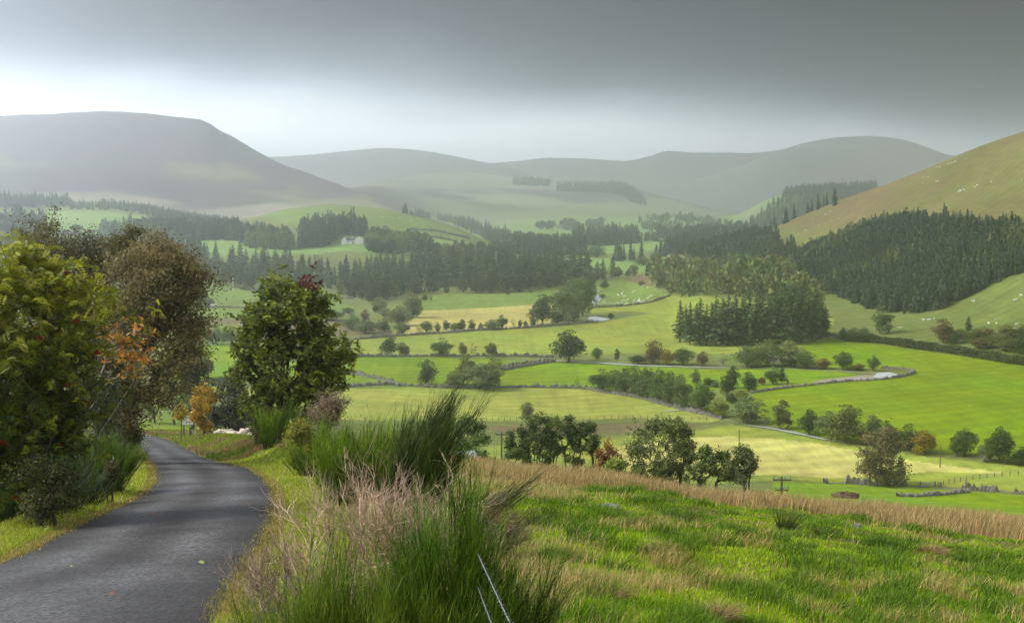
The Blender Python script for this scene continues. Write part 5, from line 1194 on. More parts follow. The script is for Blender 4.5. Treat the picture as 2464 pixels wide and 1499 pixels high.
dead_broom('brown dead twigs fanning out behind the front broom', 1170, 13.5, [(.5,0,1,.45,.009),(.8,0,.8,.42,.008),(.1,.1,1,.40,.008)], 7, ((.14,.10,.06),(.30,.22,.13)))

# grass
def blades(G, X, Y, L_, w, cols, g, lean=.35, wind=(.12,0), dens_tint=None, bend=.5):
    n = len(X); Z = height(X, Y)-.01
    P0 = np.stack([X, Y, Z], -1); a = g.random(n)*6.283; d = np.stack([np.cos(a), np.sin(a), a*0], -1)*(g.random(n)**.7*lean)[:,None]+np.array([wind[0], wind[1], 0])
    L_ = np.asarray(L_)[:,None]
    P2 = P0+d*L_+np.array([0,0,1.0])*L_*(1-.25*np.linalg.norm(d, axis=1)[:,None]); P1 = P0+d*L_*.25*(1-bend)+np.array([0,0,.6])*L_
    s = unit(np.stack([Y, -X, X*0], -1)+g.normal(size=(n,3))*np.array([1,1,0])*np.hypot(X,Y)[:,None]*.45)
    w = np.asarray(w)[:,None]*.5; M = .25*P0+.5*P1+.25*P2
    V = np.stack([P0-s*w, P0+s*w, M+s*w*.8, M-s*w*.8, P2], 1).reshape(-1,3); b = np.arange(n)*5
    Q = np.stack([b, b+1, b+2, b+3], -1); Tt = np.stack([b+3, b+2, b+4], -1)
    G.add(V, Q, Tt, tint=np.repeat(g.random(n), 5), col=np.repeat(cols, 5, 0))
def field_pts(n, r0, r1, a0, a1, g, pw=0.0):
    t = g.random(n); r = r0*(r1/r0)**t; a = a0+(a1-a0)*g.random(n); return np.sin(a)*r, np.cos(a)*r, r
g = np.random.default_rng(77)
A0, A1 = R(-25), R(26)
X, Y, Q_ = field_pts(900000, 5.0, 64, A0, A1, g)
pxs = CX+F*X/Y
dl, dr = seg_dist(X, Y, RL), seg_dist(X, Y, RRt); inr = inside(ROADPOLY, X, Y)
edge = np.minimum(dl, dr)
ok = ((~inr)&(edge > .0))|(inr&(edge < .22*g.random(len(X))**2))
lft = (~inr)&(dl < dr)
crest_r = np.interp(pxs, [900,1100,1400,1700,2100,2464,2700], [50,46,44,42,38,34,32])
ok &= ~((~lft)&(pxs > 1050)&(Q_ > crest_r+7))
n1 = fbm(X, Y, 2.6, 3, 91)*.5+.5; n2 = fbm(X, Y, 8, 3, 92)*.5+.5; n3 = fbm(X, Y, .55, 2, 93)*.5+.5
band = (~lft)*smoothst(.70, .82, Q_/crest_r+(n2-.5)*.45+np.clip((1500-pxs)/4500,-.02,.1))*(pxs > 1020)
straw_p = np.clip(.012+.85*smoothst(.50,.66,n1)*smoothst(.35,.6,n2+np.clip((1540-pxs)/700,-.40,.20)), 0, 1)*(pxs > 1000)
MOSS = np.array([.20,.36,.006]); YGR = np.array([.42,.52,.020]); STR = np.array([.50,.39,.16]); RUS = np.array([.43,.29,.125]); DGR = np.array([.07,.15,.006])
u1, u2 = g.random(len(X)), g.random(len(X))
col = np.where((n3 < .42)[:,None], MOSS*(.55+.9*n3)[:,None], MOSS*.5+YGR*.5)
col = mixh(DGR, MOSS, np.clip(n3*1.6-.2+u2*.3, 0, 1))*1.0; col = col*(1-(u1*smoothst(.35,.7,n1*.5+n3*.5))[:,None])+YGR*(u1*smoothst(.35,.7,n1*.5+n3*.5))[:,None]
isst = g.random(len(X)) < straw_p*.5; col[isst] = (STR*(.55+.6*u2)[:,None])[isst]
isb = g.random(len(X)) < band*np.clip(.45+n3, .5, .95); col[isb] = mixh(RUS, STR, np.clip(u1*.6+n3*.8-.1, 0, 1))[isb]*(.45+.75*u2)[isb][:,None]
L_ = .035+.05*g.random(len(X)); L_ = np.where(isst, .07+.17*g.random(len(X)), L_); L_ = np.where(isb, .22+.45*g.random(len(X))*(.5+n1), L_)
# shaggy clumps scattered through the turf
nk = 420; kt = g.random(nk); kr = 7*(46/7)**kt; ka = R(-4)+R(29)*g.random(nk); KX, KY = np.sin(ka)*kr, np.cos(ka)*kr; kk = g.integers(nk, size=70000)
CXx = KX[kk]+g.normal(size=70000)*.10*(1+kr[kk]*.03); CYy = KY[kk]+g.normal(size=70000)*.10*(1+kr[kk]*.03); kc = g.random(nk)
# verges
vr = (edge < 2.4)&(pxs < 1100); vb = (lft|(pxs < 1050))
vcol = mixh((.17,.26,.012), (.42,.44,.045), np.clip(u1*.6+n1*.7-.2, 0, 1)); vcol = np.where((edge < .28)[:,None], mixh((.30,.24,.08), (.22,.22,.03), u2), vcol)
sp = (u2 < .12); vcol[sp] = STR
col = np.where(vb[:,None], vcol, col); L_ = np.where(vb, (.05+.11*g.random(len(X)))*np.where(edge < .3, .55, 1), L_)
# shaggy bank further out
bk = vb&(edge > 2.2); bn = fbm(X, Y, 1.7, 3, 95)*.5+.5
bcol = mixh((.07,.12,.012), (.30,.21,.09), np.clip(smoothst(.40,.60,bn)*.8+u1*.3, 0, 1)); col = np.where(bk[:,None], bcol, col); L_ = np.where(bk, .10+.22*g.random(len(X)), L_)
w_ = (.0016+.00052*Q_)*np.where(isb, .8, 1)
k = ok
G = Geo(); blades(G, X[k], Y[k], L_[k], w_[k], col[k], g, lean=.55, wind=(.22,0))
cc_ = np.where((kc[kk] < .72)[:,None], mixh((.05,.11,.006), (.16,.28,.012), g.random(70000)), mixh((.22,.22,.03), (.50,.40,.15), g.random(70000)))
m_ = (CXx > .3)&(~inside(ROADPOLY, CXx, CYy)); blades(G, CXx[m_], CYy[m_], (.10+.16*g.random(70000))[m_], (.0018+.0005*np.hypot(CXx, CYy))[m_], cc_[m_], g, lean=.8, wind=(.25,0))
tag(mobj('grass', G.mesh('grass', [M_HUE])), 'green and straw coloured grass covering the near hillside and verges', kind='stuff')
# far verge and slope grass behind, coarser
X, Y, Q_ = field_pts(160000, 55, 150, R(-24), R(-4), g); inr = inside(ROADPOLY, X, Y); edge = np.minimum(seg_dist(X, Y, RL), seg_dist(X, Y, RRt)); k = (~inr)&(edge > .1)
X, Y, Q_ = X[k], Y[k], Q_[k]; u = g.random(len(X)); bn = fbm(X, Y, 5, 3, 97)*.5+.5
col = mixh((.08,.14,.012), (.26,.29,.035), np.clip(u*.6+bn*.8-.25, 0, 1)); br = (fbm(X, Y, 7, 2, 98) > .12)&(u < .7); col[br] = mixh((.20,.12,.06), (.33,.24,.11), u)[br]
G = Geo(); blades(G, X, Y, .14+.22*g.random(len(X)), .0010*Q_, col, g, lean=.5, wind=(.2,0))
tag(mobj('rough_grass', G.mesh('rough_grass', [M_HUE])), 'rough yellow green grass on the slope around the road bend', kind='stuff')

# tussocks
def tussock(px, py, hp, wp, kind, label, group='tussocks in the near field'):
    p = hit(px, py, rmax=60); dist = math.hypot(p.x, p.y); h = hp*dist/F; rad = wp*dist/F*.5; gs = np.random.default_rng(int(px*7+py))
    n = {'rush': 330, 'tuft': 900, 'moss': 700, 'straw': 500}[kind]; a = gs.random(n)*6.283; q = np.sqrt(gs.random(n)); sp = {'rush': 1.15, 'tuft': 1.0, 'moss': .9, 'straw': .9}[kind]
    base = np.stack([np.cos(a)*q*rad*.45, np.sin(a)*q*rad*.45, q*0-.03], -1); hh = h*(.35+.75*gs.random(n))
    P2 = base+np.stack([np.cos(a)*q*rad*sp+.2*hh, np.sin(a)*q*rad*sp, hh*(1-.45*q*(kind != 'rush'))], -1); P1 = base*1.2+np.stack([np.cos(a)*q*rad*.3, np.sin(a)*q*rad*.3, hh*.75], -1)
    c = {'rush': ((.025,.05,.008),(.10,.13,.02)), 'tuft': ((.05,.08,.01),(.30,.28,.07)), 'moss': ((.022,.06,.004),(.08,.17,.010)), 'straw': ((.16,.12,.04),(.45,.34,.15))}[kind]
    G = Geo(); t = gs.random(n); strands(G, base, P1, P2, .0045 if dist < 14 else .0007*dist*.5+.002, mixh(c[0], c[1], t*.4), mixh(c[0], c[1], .3+t*.7), gs, 3, prism=False)
    return tag(mobj('grass_tussock', G.mesh('grass_tussock', [M_HUE]), loc=p), label, 'tussock', group)
for a in [(1891,1285,62,60,'rush','tallest dark rush clump, just below the brown grass'),(1984,1290,26,58,'rush','dark rush clump next to the tallest one'),(1381,1290,30,44,'rush','upright dark rush clump in the straw grass'),
 (1581,1336,44,110,'tuft','big rounded pale tuft of long grass'),(1650,1388,26,62,'moss','dark hollow mossy tuft below the big pale one'),(1785,1298,34,40,'rush','thin rush clump with dry tips, left of the tallest rushes'),
 (1929,1322,24,70,'moss','flat dark green cushion under the tallest rush clump'),(2112,1316,28,70,'moss','dark green cushion near the small white stone'),(2150,1330,20,50,'moss','smaller cushion touching the one near the white stone'),
 (1980,1424,24,50,'moss','small dark cushion alone in the bright turf'),(2021,1470,36,90,'moss','broad dark cushion nearest the bottom of the picture'),(2137,1446,26,60,'tuft','brownish green tuft above the broad bottom cushion'),
 (1729,1484,58,110,'straw','tall brown seeding tuft at the bottom of the turf'),(1465,1440,56,120,'straw','loose straw tuft beside the front broom'),(2365,1424,26,90,'moss','wide dark cushion at the far side of the turf'),
 (2318,1352,18,50,'moss','small cushion under the dry grass band'),(1827,1418,20,46,'moss','low cushion between the mossy hollow and the lone cushion'),(1423,1425,24,40,'straw','small dry tuft beside the loose straw tuft'),
 (1330,1345,44,80,'tuft','arching green tuft next to the broom'),(2240,1330,30,70,'straw','dry yellow tuft on the slope of the turf'),(2400,1290,34,80,'straw','brown tuft low in the dry band near the picture edge'),
 (1520,1275,40,110,'tuft','long pale grass clump with seed heads by the flat stone'),(1640,1262,34,80,'rush','soft grey green rush clump under the brown band'),(1290,1262,34,70,'rush','rush clump beside the upper stone')]:
    tussock(*a)
# ------------------------------------------------------------------ stones, leaves, wire, walls, poles
def rock(px, py, wp, hp, mat, label, name='stone', cat='stone', rmax=70, group=None, r=None, jag=.25):
    p = hit(px, py, rmax=rmax) if r is None else at_r(px, r, py); dist = math.hypot(p.x, p.y); a, h = wp*dist/F/2, hp*dist/F
    gs = np.random.default_rng(int(px+py*3)); nu, nv = 14, 8; V = []
    for j in range(nv+1):
        for i in range(nu):
            th = math.pi*j/nv; ph = 2*math.pi*i/nu; k = 1+jag*gs.normal()*.5
            V.append((a*math.sin(th)*math.cos(ph)*k, a*.7*math.sin(th)*math.sin(ph)*k, h*.65*math.cos(th)*k+h*.25))
    Q = [(j*nu+i, j*nu+(i+1)%nu, (j+1)*nu+(i+1)%nu, (j+1)*nu+i) for j in range(nv) for i in range(nu)]
    return tag(mobj(name, mesh_np(name, np.array(V), [np.array(Q)], [mat], smooth=False), loc=p), label, cat, group)
gs_ = 'stones lying in the near field'
rock(1462,1226,62,16,M_STONE,'flat pale stone lying in the straw grass',group=gs_)
rock(2063,1272,24,16,M_STONE,'small whitish stone below the dry grass',group=gs_)
rock(1220,1160,38,14,M_STONE,'grey stone under the brown grass near the broom',group=gs_)
M_SOIL = mat_simple('dark_soil', (.022,.015,.012), .95, .4, 6)
rock(2130,1357,18,14,M_SOIL,'black clod of earth lying on the bright turf','clod','clod')
# fallen leaves on the road
M_DRY = mat_simple('dry_leaf', (.26,.10,.035), .8, .4, 30); M_GRL = mat_simple('green_leaf', (.26,.34,.10), .7, .3, 30); M_REDL = mat_simple('red_leaf', (.20,.035,.02), .7, .4, 30)
def road_leaf(px, py, size, mat, label, n=1, group='leaves fallen on the road'):
    p = hit(px, py, rmax=70); gs = np.random.default_rng(int(px*3+py)); G = Geo()
    for k in range(n):
        c = np.array([gs.normal()*.16*(n > 1), gs.normal()*.07*(n > 1), .055+.01*gs.random()]); a = gs.random()*6.28; d = np.array([math.cos(a), math.sin(a), .15]); s = np.array([-d[1], d[0], .3])
        L1 = size*(.7+.6*gs.random()); t = np.linspace(0, 1, 5); w_ = np.array([.02,.3,.36,.24,.02])*L1
        V = []
        for q, ww in zip(t, w_): V += [c+d*(q-.5)*L1-s*ww+np.array([0,0,.25*ww]), c+d*(q-.5)*L1, c+d*(q-.5)*L1+s*ww]
        b = []
        for i in range(4): b += [(i*3, i*3+1, i*3+4, i*3+3), (i*3+1, i*3+2, i*3+5, i*3+4)]
        G.add(np.array(V), np.array(b))
    return tag(mobj('fallen_leaf', G.mesh('fallen_leaf', [mat]), loc=p), label, 'leaf', group)
road_leaf(363,1245,.13,M_REDL,'red brown curled leaf spray lying on the tarmac')
road_leaf(372,1246,.11,M_REDL,'second red leaf touching the curled spray on the tarmac')
road_leaf(485,1364,.09,M_GRL,'pale green leaf lying alone on the near tarmac')
road_leaf(436,1390,.05,M_GRL,'tiny pale leaf below the lone green one on the tarmac')
road_leaf(172,1372,.05,M_GRL,'small pale leaf on the near tarmac by the verge')
road_leaf(96,1330,.07,M_DRY,'dry brown leaf near the verge edge of the tarmac')
road_leaf(270,1440,.05,M_DRY,'small dry leaf low on the near tarmac')
road_leaf(350,1209,.09,M_DRY,'brown leaf at the inner curve of the road')
road_leaf(600,1220,.06,M_DRY,'dry leaf by the outer curve of the road')
# barbed wire fence running into the broom
fo = empty('barbed_wire_fence', at_r(1120, 6.9, 1300)); tag(fo, 'barbed wire fence running into the front broom bush', 'fence')
f0 = np.array(fo.location)
def wire(pa, pb, rad, barbs):
    G = Geo(); n = 40; t = np.linspace(0, 1, n)[:,None]; base = pa+(pb-pa)*t+np.array([0,0,-1.0])*.03*np.sin(t*math.pi)
    d = unit(pb-pa); x1 = unit(np.cross(d, [0,0,1.0])); y1 = np.cross(d, x1)
    nt_ = 700; t = np.linspace(0, 1, nt_)[:,None]; bb = pa+(pb-pa)*t+np.array([0,0,-1.0])*.03*np.sin(t*math.pi); L_ = np.linalg.norm(pb-pa)
    for ph in (0, math.pi): a = t*L_/.07*2*math.pi/2+ph; G.add(*tube(bb+(x1*np.cos(a)+y1*np.sin(a))*rad, rad, 4))
    for s in np.arange(.05, L_, barbs):
        c = pa+(pb-pa)*(s/L_)+np.array([0,0,-1.0])*.03*math.sin(s/L_*math.pi)
        for k in range(4):
            a = s*37+k*1.57; v = x1*math.cos(a)+y1*math.sin(a)+d*(.4 if k % 2 else -.4); G.add(*tube([c, c+unit(v)*.016], [rad*.9, rad*.25], 3))
        G.add(*tube([c-d*.008, c+d*.008], rad*2.2, 5))
    return G
ea = np.array([-.225, 6.9, 0]); eb = np.array([.30, .6, 0])
for hgt in (1.0, .82):
    a = ea+np.array([0,0,-1.7-.18*6.9+hgt]); b = eb+np.array([0,0,-1.7-.18*.6+hgt])
    mobj('wire', wire(a-f0, b-f0, .0012, .11).mesh('wire', [M_WIRE]), fo)
G = Geo(); G.add(*tube([(0,0,-.4),(0,0,.55),(0,0,1.12)], [.055,.052,.05], 8)); mobj('post', G.mesh('post', [M_TIMBER]), fo, loc=(-.225-f0[0], 6.9-f0[1], zat(-.225, 6.9)-f0[2]))
G = Geo(); G.add(*tube([(0,0,-.4),(0,0,.55),(0,0,1.12)], [.055,.052,.05], 8)); mobj('post', G.mesh('post', [M_TIMBER]), fo, loc=(.33-f0[0], .3-f0[1], zat(.33, .3)-f0[2]))

def box(G, c, s, rz=0.0, tint=.5):
    x, y, z = s[0]/2, s[1]/2, s[2]/2; V = np.array([(i*x, j*y, k*z) for k in (-1,1) for j in (-1,1) for i in (-1,1)])
    ca, sa = math.cos(rz), math.sin(rz); V = np.stack([V[:,0]*ca-V[:,1]*sa, V[:,0]*sa+V[:,1]*ca, V[:,2]], -1)+np.array(c)
    G.add(V, np.array([(0,2,3,1),(4,5,7,6),(0,1,5,4),(2,6,7,3),(0,4,6,2),(1,3,7,5)]), tint=tint); return G
def pole(px, r, top, label, arms=0, col=M_TIMBER, rad=.13, group='wooden wire poles', py=None, arm_w=1.8):
    p = at_r(px, r, top+60) if py is None else hit(px, py, rmin=200); dist = math.hypot(p.x, p.y); e = float(ray(px, top)[1]); h = e*dist-p.z
    o = empty('wooden_pole', p); tag(o, label, 'pole', group); G = Geo(); G.add(*tube([(0,0,-.5),(0,0,h*.5),(0,0,h)], [rad,rad*.85,rad*.7], 8)); mobj('shaft', G.mesh('shaft', [col]), o)
    for k in range(arms):
        z = h-.25-k*1.0; w_ = arm_w*(1-.25*k); G = Geo(); box(G, (0,-rad,z), (w_, .10, .12)); am = mobj('crossarm', G.mesh('crossarm', [col], False), o)
        for s in np.linspace(-1, 1, 4 if arm_w > 1.6 else 2):
            G = Geo(); x = s*(w_/2-.08); G.add(*tube([(x,-rad,z+.06),(x,-rad,z+.14),(x,-rad,z+.17),(x,-rad,z+.27),(x,-rad,z+.30)], [.02,.02,.07,.08,.03], 8)); mobj('insulator', G.mesh('insulator', [M_INS], True), am)
    return o
M_INS = mat_simple('insulator_glass', (.10,.26,.30), .25, spec=.6)
pole(1880, 118, 1147, 'dark pole top with two crossarms of glass insulators rising behind the brown grass', 2, arm_w=1.75)
pole(1207, 150, 1040, 'grey double armed pole among the crest bushes', 1, arm_w=1.5, rad=.14)
pole(1778, 330, 1034, 'tall plain pole standing in the straw field', 0, rad=.16, py=1094)
pole(2262, 350, 1071, 'plain pole between the straw field and the riverside trees', 0, rad=.16, py=1124)

def wall_path(name, label, pts, h, w, mat, cat='wall', rmin=240, gaps=0.0, group=None, jit=.55, step=.6):
    P = hits(catmull(pts, 6), rmin=rmin)[:, :2]; s = np.concatenate([[0], np.cumsum(np.hypot(*np.diff(P, axis=0).T))]); n = max(8, min(1500, int(s[-1]/step))); P = resample(P, n)
    T_ = np.gradient(P, axis=0); T_ /= np.hypot(T_[:,0], T_[:,1])[:,None]+1e-9; Nn = np.stack([-T_[:,1], T_[:,0]], -1); gs = np.random.default_rng(n+int(pts[0][0]))
    hh = h*(1+jit*gs.normal(size=n)*.6+jit*fbm(np.arange(n)*1.0, np.zeros(n), 14, 3, 3)); hh = np.maximum(hh, h*.25)
    if gaps: hh = np.where(fbm(np.arange(n)*1.0, np.zeros(n), 10, 2, 8) < gaps, h*.12, hh)
    z0 = height(P[:,0], P[:,1]); V = []
    for (o_, f) in ((-.5,-.4),(-.5,.45),(-.36,.9),(0,1.0),(.36,.9),(.5,.45),(.5,-.4)):
        off = o_*w+gs.normal(size=n)*w*.09; V.append(np.column_stack([P+Nn*off[:,None], z0+np.where(f < 0, -.3, f*hh*(1+gs.normal(size=n)*.06))]))
    V = np.stack(V, 1).reshape(-1,3); k = 7; ii = np.arange(n-1)[:,None]*k+np.arange(k-1)[None,:]; Q = np.stack([ii, ii+1, ii+k+1, ii+k], -1).reshape(-1,4)
    return tag(mobj(name, mesh_np(name, V, [Q], [mat], smooth=False, tint=np.repeat(gs.random(n), k), col=np.tile([.05,.07,.02], (len(V),1)))), label, cat, group)
W = wall_path; gw = 'dry stone walls and banks between the fields'
W('stone_wall','curved dry stone wall crossing the bright field to the largest lone tree',[(1206,893),(1240,886),(1275,880),(1310,874),(1337,871)],1.3,.8,M_DSTONE,group=gw)
W('stone_wall','second wall running just behind the curved one in the bright field',[(1200,887),(1240,880),(1290,873),(1330,868)],1.2,.8,M_DSTONE,group=gw)
W('stone_wall','slanting dry stone wall at the broom end of the bright field',[(827,898),(860,902),(886,909),(915,914),(941,922),(960,930)],1.3,.8,M_DSTONE,group=gw)
W('field_bank','grassy bank with old stones between the bright and the pale field',[(700,920),(805,932),(925,926),(1000,930),(1092,934),(1216,932),(1389,935),(1450,944),(1536,958),(1600,975),(1669,992),(1740,1009)],1.1,1.4,M_DSTONE,'bank',group=gw)
W('stone_wall','dark wall between the yellow green field and the bright field',[(845,858),(935,859),(1040,858),(1120,858),(1185,857),(1260,859),(1334,860)],1.2,.9,M_DSTONE,group=gw)
W('stone_wall','wall with small trees below the straw field',[(849,818),(935,811),(1022,805),(1100,800),(1169,795),(1279,789),(1389,780),(1440,776)],1.2,.9,M_DSTONE,group=gw)
W('stone_wall','wall under the field of sheep',[(1429,741),(1499,737),(1545,731),(1572,726),(1600,716),(1613,711)],1.2,.9,M_DSTONE,group=gw)
W('stone_wall','straight wall between the far pasture and the long wood',[(560,693),(640,703),(730,712),(800,718),(850,720)],1.2,.9,M_DSTONE,group=gw)
W('stone_wall','thin wall crossing the pasture with the white horse',[(480,738),(560,741),(640,746)],.9,.7,M_DSTONE,group=gw)
W('stone_wall','broken dry stone wall behind the near pasture, either side of the gate',[(1982,1163),(2040,1163),(2103,1168),(2160,1168),(2210,1171)],1.15,.9,M_DSTONE,group=gw,gaps=-.05,step=.35)
W('stone_wall','tumbled end of the near pasture wall beyond the gate',[(2257,1171),(2312,1178),(2370,1182),(2430,1187),(2500,1192)],1.15,.9,M_DSTONE,group=gw,gaps=-.05,step=.35)
W('field_bank','rushy bank lying before the near pasture wall',[(2160,1194),(2210,1194),(2270,1190),(2330,1184)],.7,1.5,M_DSTONE,'bank',group=gw)
W('river_bank_wall','stone bank around the outside of the river bend',[(2120,914),(2170,907),(2196,900),(2198,895),(2170,889),(2120,887)],.9,.9,M_DSTONE,group=gw)
W('river_bank_wall','long stony bank beside the gravel of the river',[(1806,946),(1860,938),(1950,927),(2040,918),(2110,915)],.8,1.2,M_DSTONE,group=gw)
for i_, (lb, pts) in enumerate([('dark hedge line low on the far green hill',[(892,563),(960,560),(1010,566),(1060,575),(1100,582)]),('upper hedge line across the far green hill',[(980,553),(1040,556),(1090,566),(1130,575)]),
   ('hedge line between the two pale fields before the big moor',[(205,558),(300,560),(400,562)]),('slanting wall on the pale hill field',[(18,504),(40,528),(52,540)]),('wall below the low farm shed',[(150,566),(250,570),(330,574)])]):
    W('hedge_line', lb, pts, 2.2, 1.6, M_WALLG if 'M_WALLG' in globals() else M_DSTONE, 'hedge', 700, group='far hedge and wall lines', step=3)
# roadside hedge
def hedge(label, pts, h, w_, n, cols, name='hedge'):
    P = hits(catmull(pts, 6))[:, :2]; gs = np.random.default_rng(3); P = resample(P, 200); T_ = unit(np.column_stack([np.gradient(P, axis=0), np.zeros(200)])); Nn = np.stack([-T_[:,1], T_[:,0]], -1)
    i = gs.integers(200, size=n); base = P[i]+gs.normal(size=(n,2))*.6; a = gs.random(n)*math.pi; hb = h*(1+.35*fbm(base[:,0], base[:,1], 7, 3, 2)); q = .55+.5*gs.random(n)
    x = Nn[i]*(np.cos(a)*w_/2*q)[:,None]; C = np.column_stack([base+x, height(base[:,0], base[:,1])+np.sin(a)*hb*q])
    V, Q = leaf_cards(C, .75, gs, .6); G = Geo(); t = gs.random(n); cc = mixh(cols[0], cols[1], np.clip(t*.6+.5*(fbm(base[:,0], base[:,1], 9, 2, 5)+.3), 0, 1)); G.add(V, Q, tint=np.repeat(t, 4), col=np.repeat(cc, 4, 0))
    return tag(mobj(name, G.mesh(name, [M_HUE2])), label, 'hedge')
hedge('long dense hedge along the far road above the bright field', [(2040,820),(2100,824),(2150,829),(2202,838),(2260,846),(2312,853),(2386,866),(2464,878),(2560,892)], 3.2, 3.4, 22000, ((.030,.045,.014),(.085,.10,.028)))
# gate and post and wire fence beside it
def gate(px, py, r=None):
    p = hit(px, py); o = empty('field_gate', p, .1); tag(o, 'grey five bar gate in the gap of the near pasture wall', 'gate')
    G = Geo(); [box(G, (0,0,z), (3.4,.05,.08)) for z in (.3,.5,.72,.95,1.18)]; mobj('bars', G.mesh('bars', [M_METAL], False), o)
    for x in (-1.85, 1.85): G = Geo(); box(G, (x,0,.6), (.2,.2,1.7)); mobj('post', G.mesh('post', [M_TIMBER], False), o)
gate(2232, 1172)
def post_fence(label, pts, n, h=1.2, rmin=200, wire_on=True, rad=.07):
    P = resample(hits(catmull(pts, 5), rmin=rmin)[:, :2], n); z = height(P[:,0], P[:,1]); o = empty('post_and_wire_fence', (P[0,0], P[0,1], z[0])); tag(o, label, 'fence', 'post and wire fences'); b = np.array([P[0,0], P[0,1], z[0]])
    for i in range(n): G = Geo(); box(G, (0,0,h/2-.1), (rad*2,rad*2,h+.2)); mobj('post', G.mesh('post', [M_TIMBER], False), o, loc=tuple(np.array([P[i,0], P[i,1], z[i]])-b))
    if wire_on:
        for hh in (.45,.8,1.1): G = Geo(); G.add(*tube(np.column_stack([P, z+hh])-b, .012, 3)); mobj('wire', G.mesh('wire', [M_METAL], False), o)
post_fence('post and wire fence along the lower edge of the straw field', [(2257,1170),(2330,1156),(2400,1147),(2470,1142)], 14)
post_fence('post and wire fence at the foot of the pale field', [(1080,1016),(1200,1013),(1400,1010),(1540,1008),(1700,1012)], 40)
# strained corner post, roadside box
p = hit(457, 1052, rmax=220); dist = math.hypot(p.x, p.y); hpost = 24*dist/F
o = empty('corner_post', p); tag(o, 'dark timber straining post with a slanting strut at the road bend', 'post')
G = Geo(); G.add(*tube([(0,0,-.4),(0.02,0,hpost*.5),(.05,0,hpost)], [.13,.125,.12], 8)); mobj('post', G.mesh('post', [M_TIMBER]), o)
G = Geo(); G.add(*tube([(.05,0,hpost*.85),(.75,0,.05)], [.05,.05], 6)); mobj('strut', G.mesh('strut', [M_METAL]), o)
p = at_r(452, 135, 1030); dist = math.hypot(p.x, p.y); u = dist/F
o = empty('roadside_box', p, .15); tag(o, 'pale grey box shaped sign board on two legs by the road bend', 'sign')
e_ = float(ray(452, 1003)[1])*dist-p.z
G = Geo(); box(G, (0,0,e_-9*u), (24*u,.35,17*u)); mobj('board', G.mesh('board', [M_PALE if 'M_PALE' in globals() else M_WHITE], False), o)
G = Geo(); box(G, (0,0,e_+.6*u), (27*u,.6,2.2*u)); mobj('roof', G.mesh('roof', [M_METAL], False), o)
G = Geo(); box(G, (-3*u,-.19,e_-9*u), (1.2*u,.03,15*u)); box(G, (5*u,-.19,e_-9*u), (1.2*u,.03,15*u)); box(G, (0,-.185,e_-12*u), (22*u,.02,1*u)); mobj('slats', G.mesh('slats', [M_SLATE], False), o)
for x in (-9*u, 9*u): G = Geo(); box(G, (x,0,(e_-17*u)/2-.1), (.12,.12,e_-17*u+.2)); mobj('leg', G.mesh('leg', [M_TIMBER], False), o)

# ------------------------------------------------------------------ animals
def quad_animal(seed=0, body=(1.15,.42,.45), leg=.42, neck=(.32,.28), head=.26, wool=True):
    """one continuous body: barrel, neck and head, four jointed legs, tail; facing +X, feet at z=0"""
    me = bpy.data.meshes.new('body'); L_, Wd, H_ = body; z = leg+H_*.5
    if True:
        V = []; E = []; Rr = []
        def v(x, y, zz, rx, ry=None): V.append((x,y,zz)); Rr.append((rx, ry or rx)); return len(V)-1
        def e(a, b): E.append((a, b))
        s = [v(-L_*.48,0,z+H_*.06,H_*.32), v(-L_*.30,0,z+H_*.05,H_*.50), v(0,0,z-H_*.03,H_*.52), v(L_*.26,0,z,H_*.52), v(L_*.42,0,z+H_*.08,H_*.38)]
        for a, b in zip(s, s[1:]): e(a, b)
        nk = v(L_*.42+neck[0]*.55, 0, z+H_*.1+neck[1]*.6, H_*.24); hd = v(L_*.42+neck[0], 0, z+H_*.1+neck[1], head*.36); mz = v(L_*.42+neck[0]+head*.75, 0, z+H_*.1+neck[1]-head*.42, head*.22)
        e(s[4], nk); e(nk, hd); e(hd, mz)
        for sy in (-1, 1):
            ea = v(L_*.42+neck[0]-.02, sy*head*.42, z+H_*.1+neck[1]+head*.22, head*.08); e(hd, ea)
            h1 = v(L_*.30, sy*Wd*.32, z-H_*.28, H_*.20); k1 = v(L_*.32, sy*Wd*.33, leg*.52, H_*.085); f1 = v(L_*.31, sy*Wd*.33, .03, H_*.075); e(s[3], h1); e(h1, k1); e(k1, f1)
            h2 = v(-L_*.32, sy*Wd*.32, z-H_*.25, H_*.24); k2 = v(-L_*.26, sy*Wd*.34, leg*.80, H_*.12); c2 = v(-L_*.40, sy*Wd*.34, leg*.45, H_*.085); f2 = v(-L_*.37, sy*Wd*.34, .03, H_*.075); e(s[1], h2); e(h2, k2); e(k2, c2); e(c2, f2)
        tl = v(-L_*.56, 0, z+H_*.0, H_*.07); tb = v(-L_*.60, 0, z-H_*.45, H_*.05); e(s[0], tl); e(tl, tb)
    me.from_pydata(V, E, []); o = bpy.data.objects.new('tmp', me); COL.objects.link(o)
    m = o.modifiers.new('s', 'SKIN'); me.skin_vertices.new() if not me.skin_vertices else None
    for i, r_ in enumerate(Rr): me.skin_vertices[0].data[i].radius = r_; me.skin_vertices[0].data[i].use_root = (i == 2)
    m2 = o.modifiers.new('d', 'SUBSURF'); m2.levels = 1; m2.render_levels = 1
    dg = bpy.context.evaluated_depsgraph_get(); ev = o.evaluated_get(dg); nm = bpy.data.meshes.new_from_object(ev); bpy.data.objects.remove(o)
    return nm
M_SHEEP = mat_simple('wool', (.70,.68,.60), .95, .25, 6); M_COW = mat_simple('cow_hide', (.62,.58,.50), .8, .0, 1.6, col2=(.42,.33,.24)); M_HORSE = mat_simple('white_horse_coat', (.75,.73,.70), .6, .15, 3); M_BROWNH = mat_simple('brown_hide', (.10,.045,.025), .8, .3, 3)
sheep_me = quad_animal(); sheep_me.materials.clear(); sheep_me.materials.append(M_SHEEP)
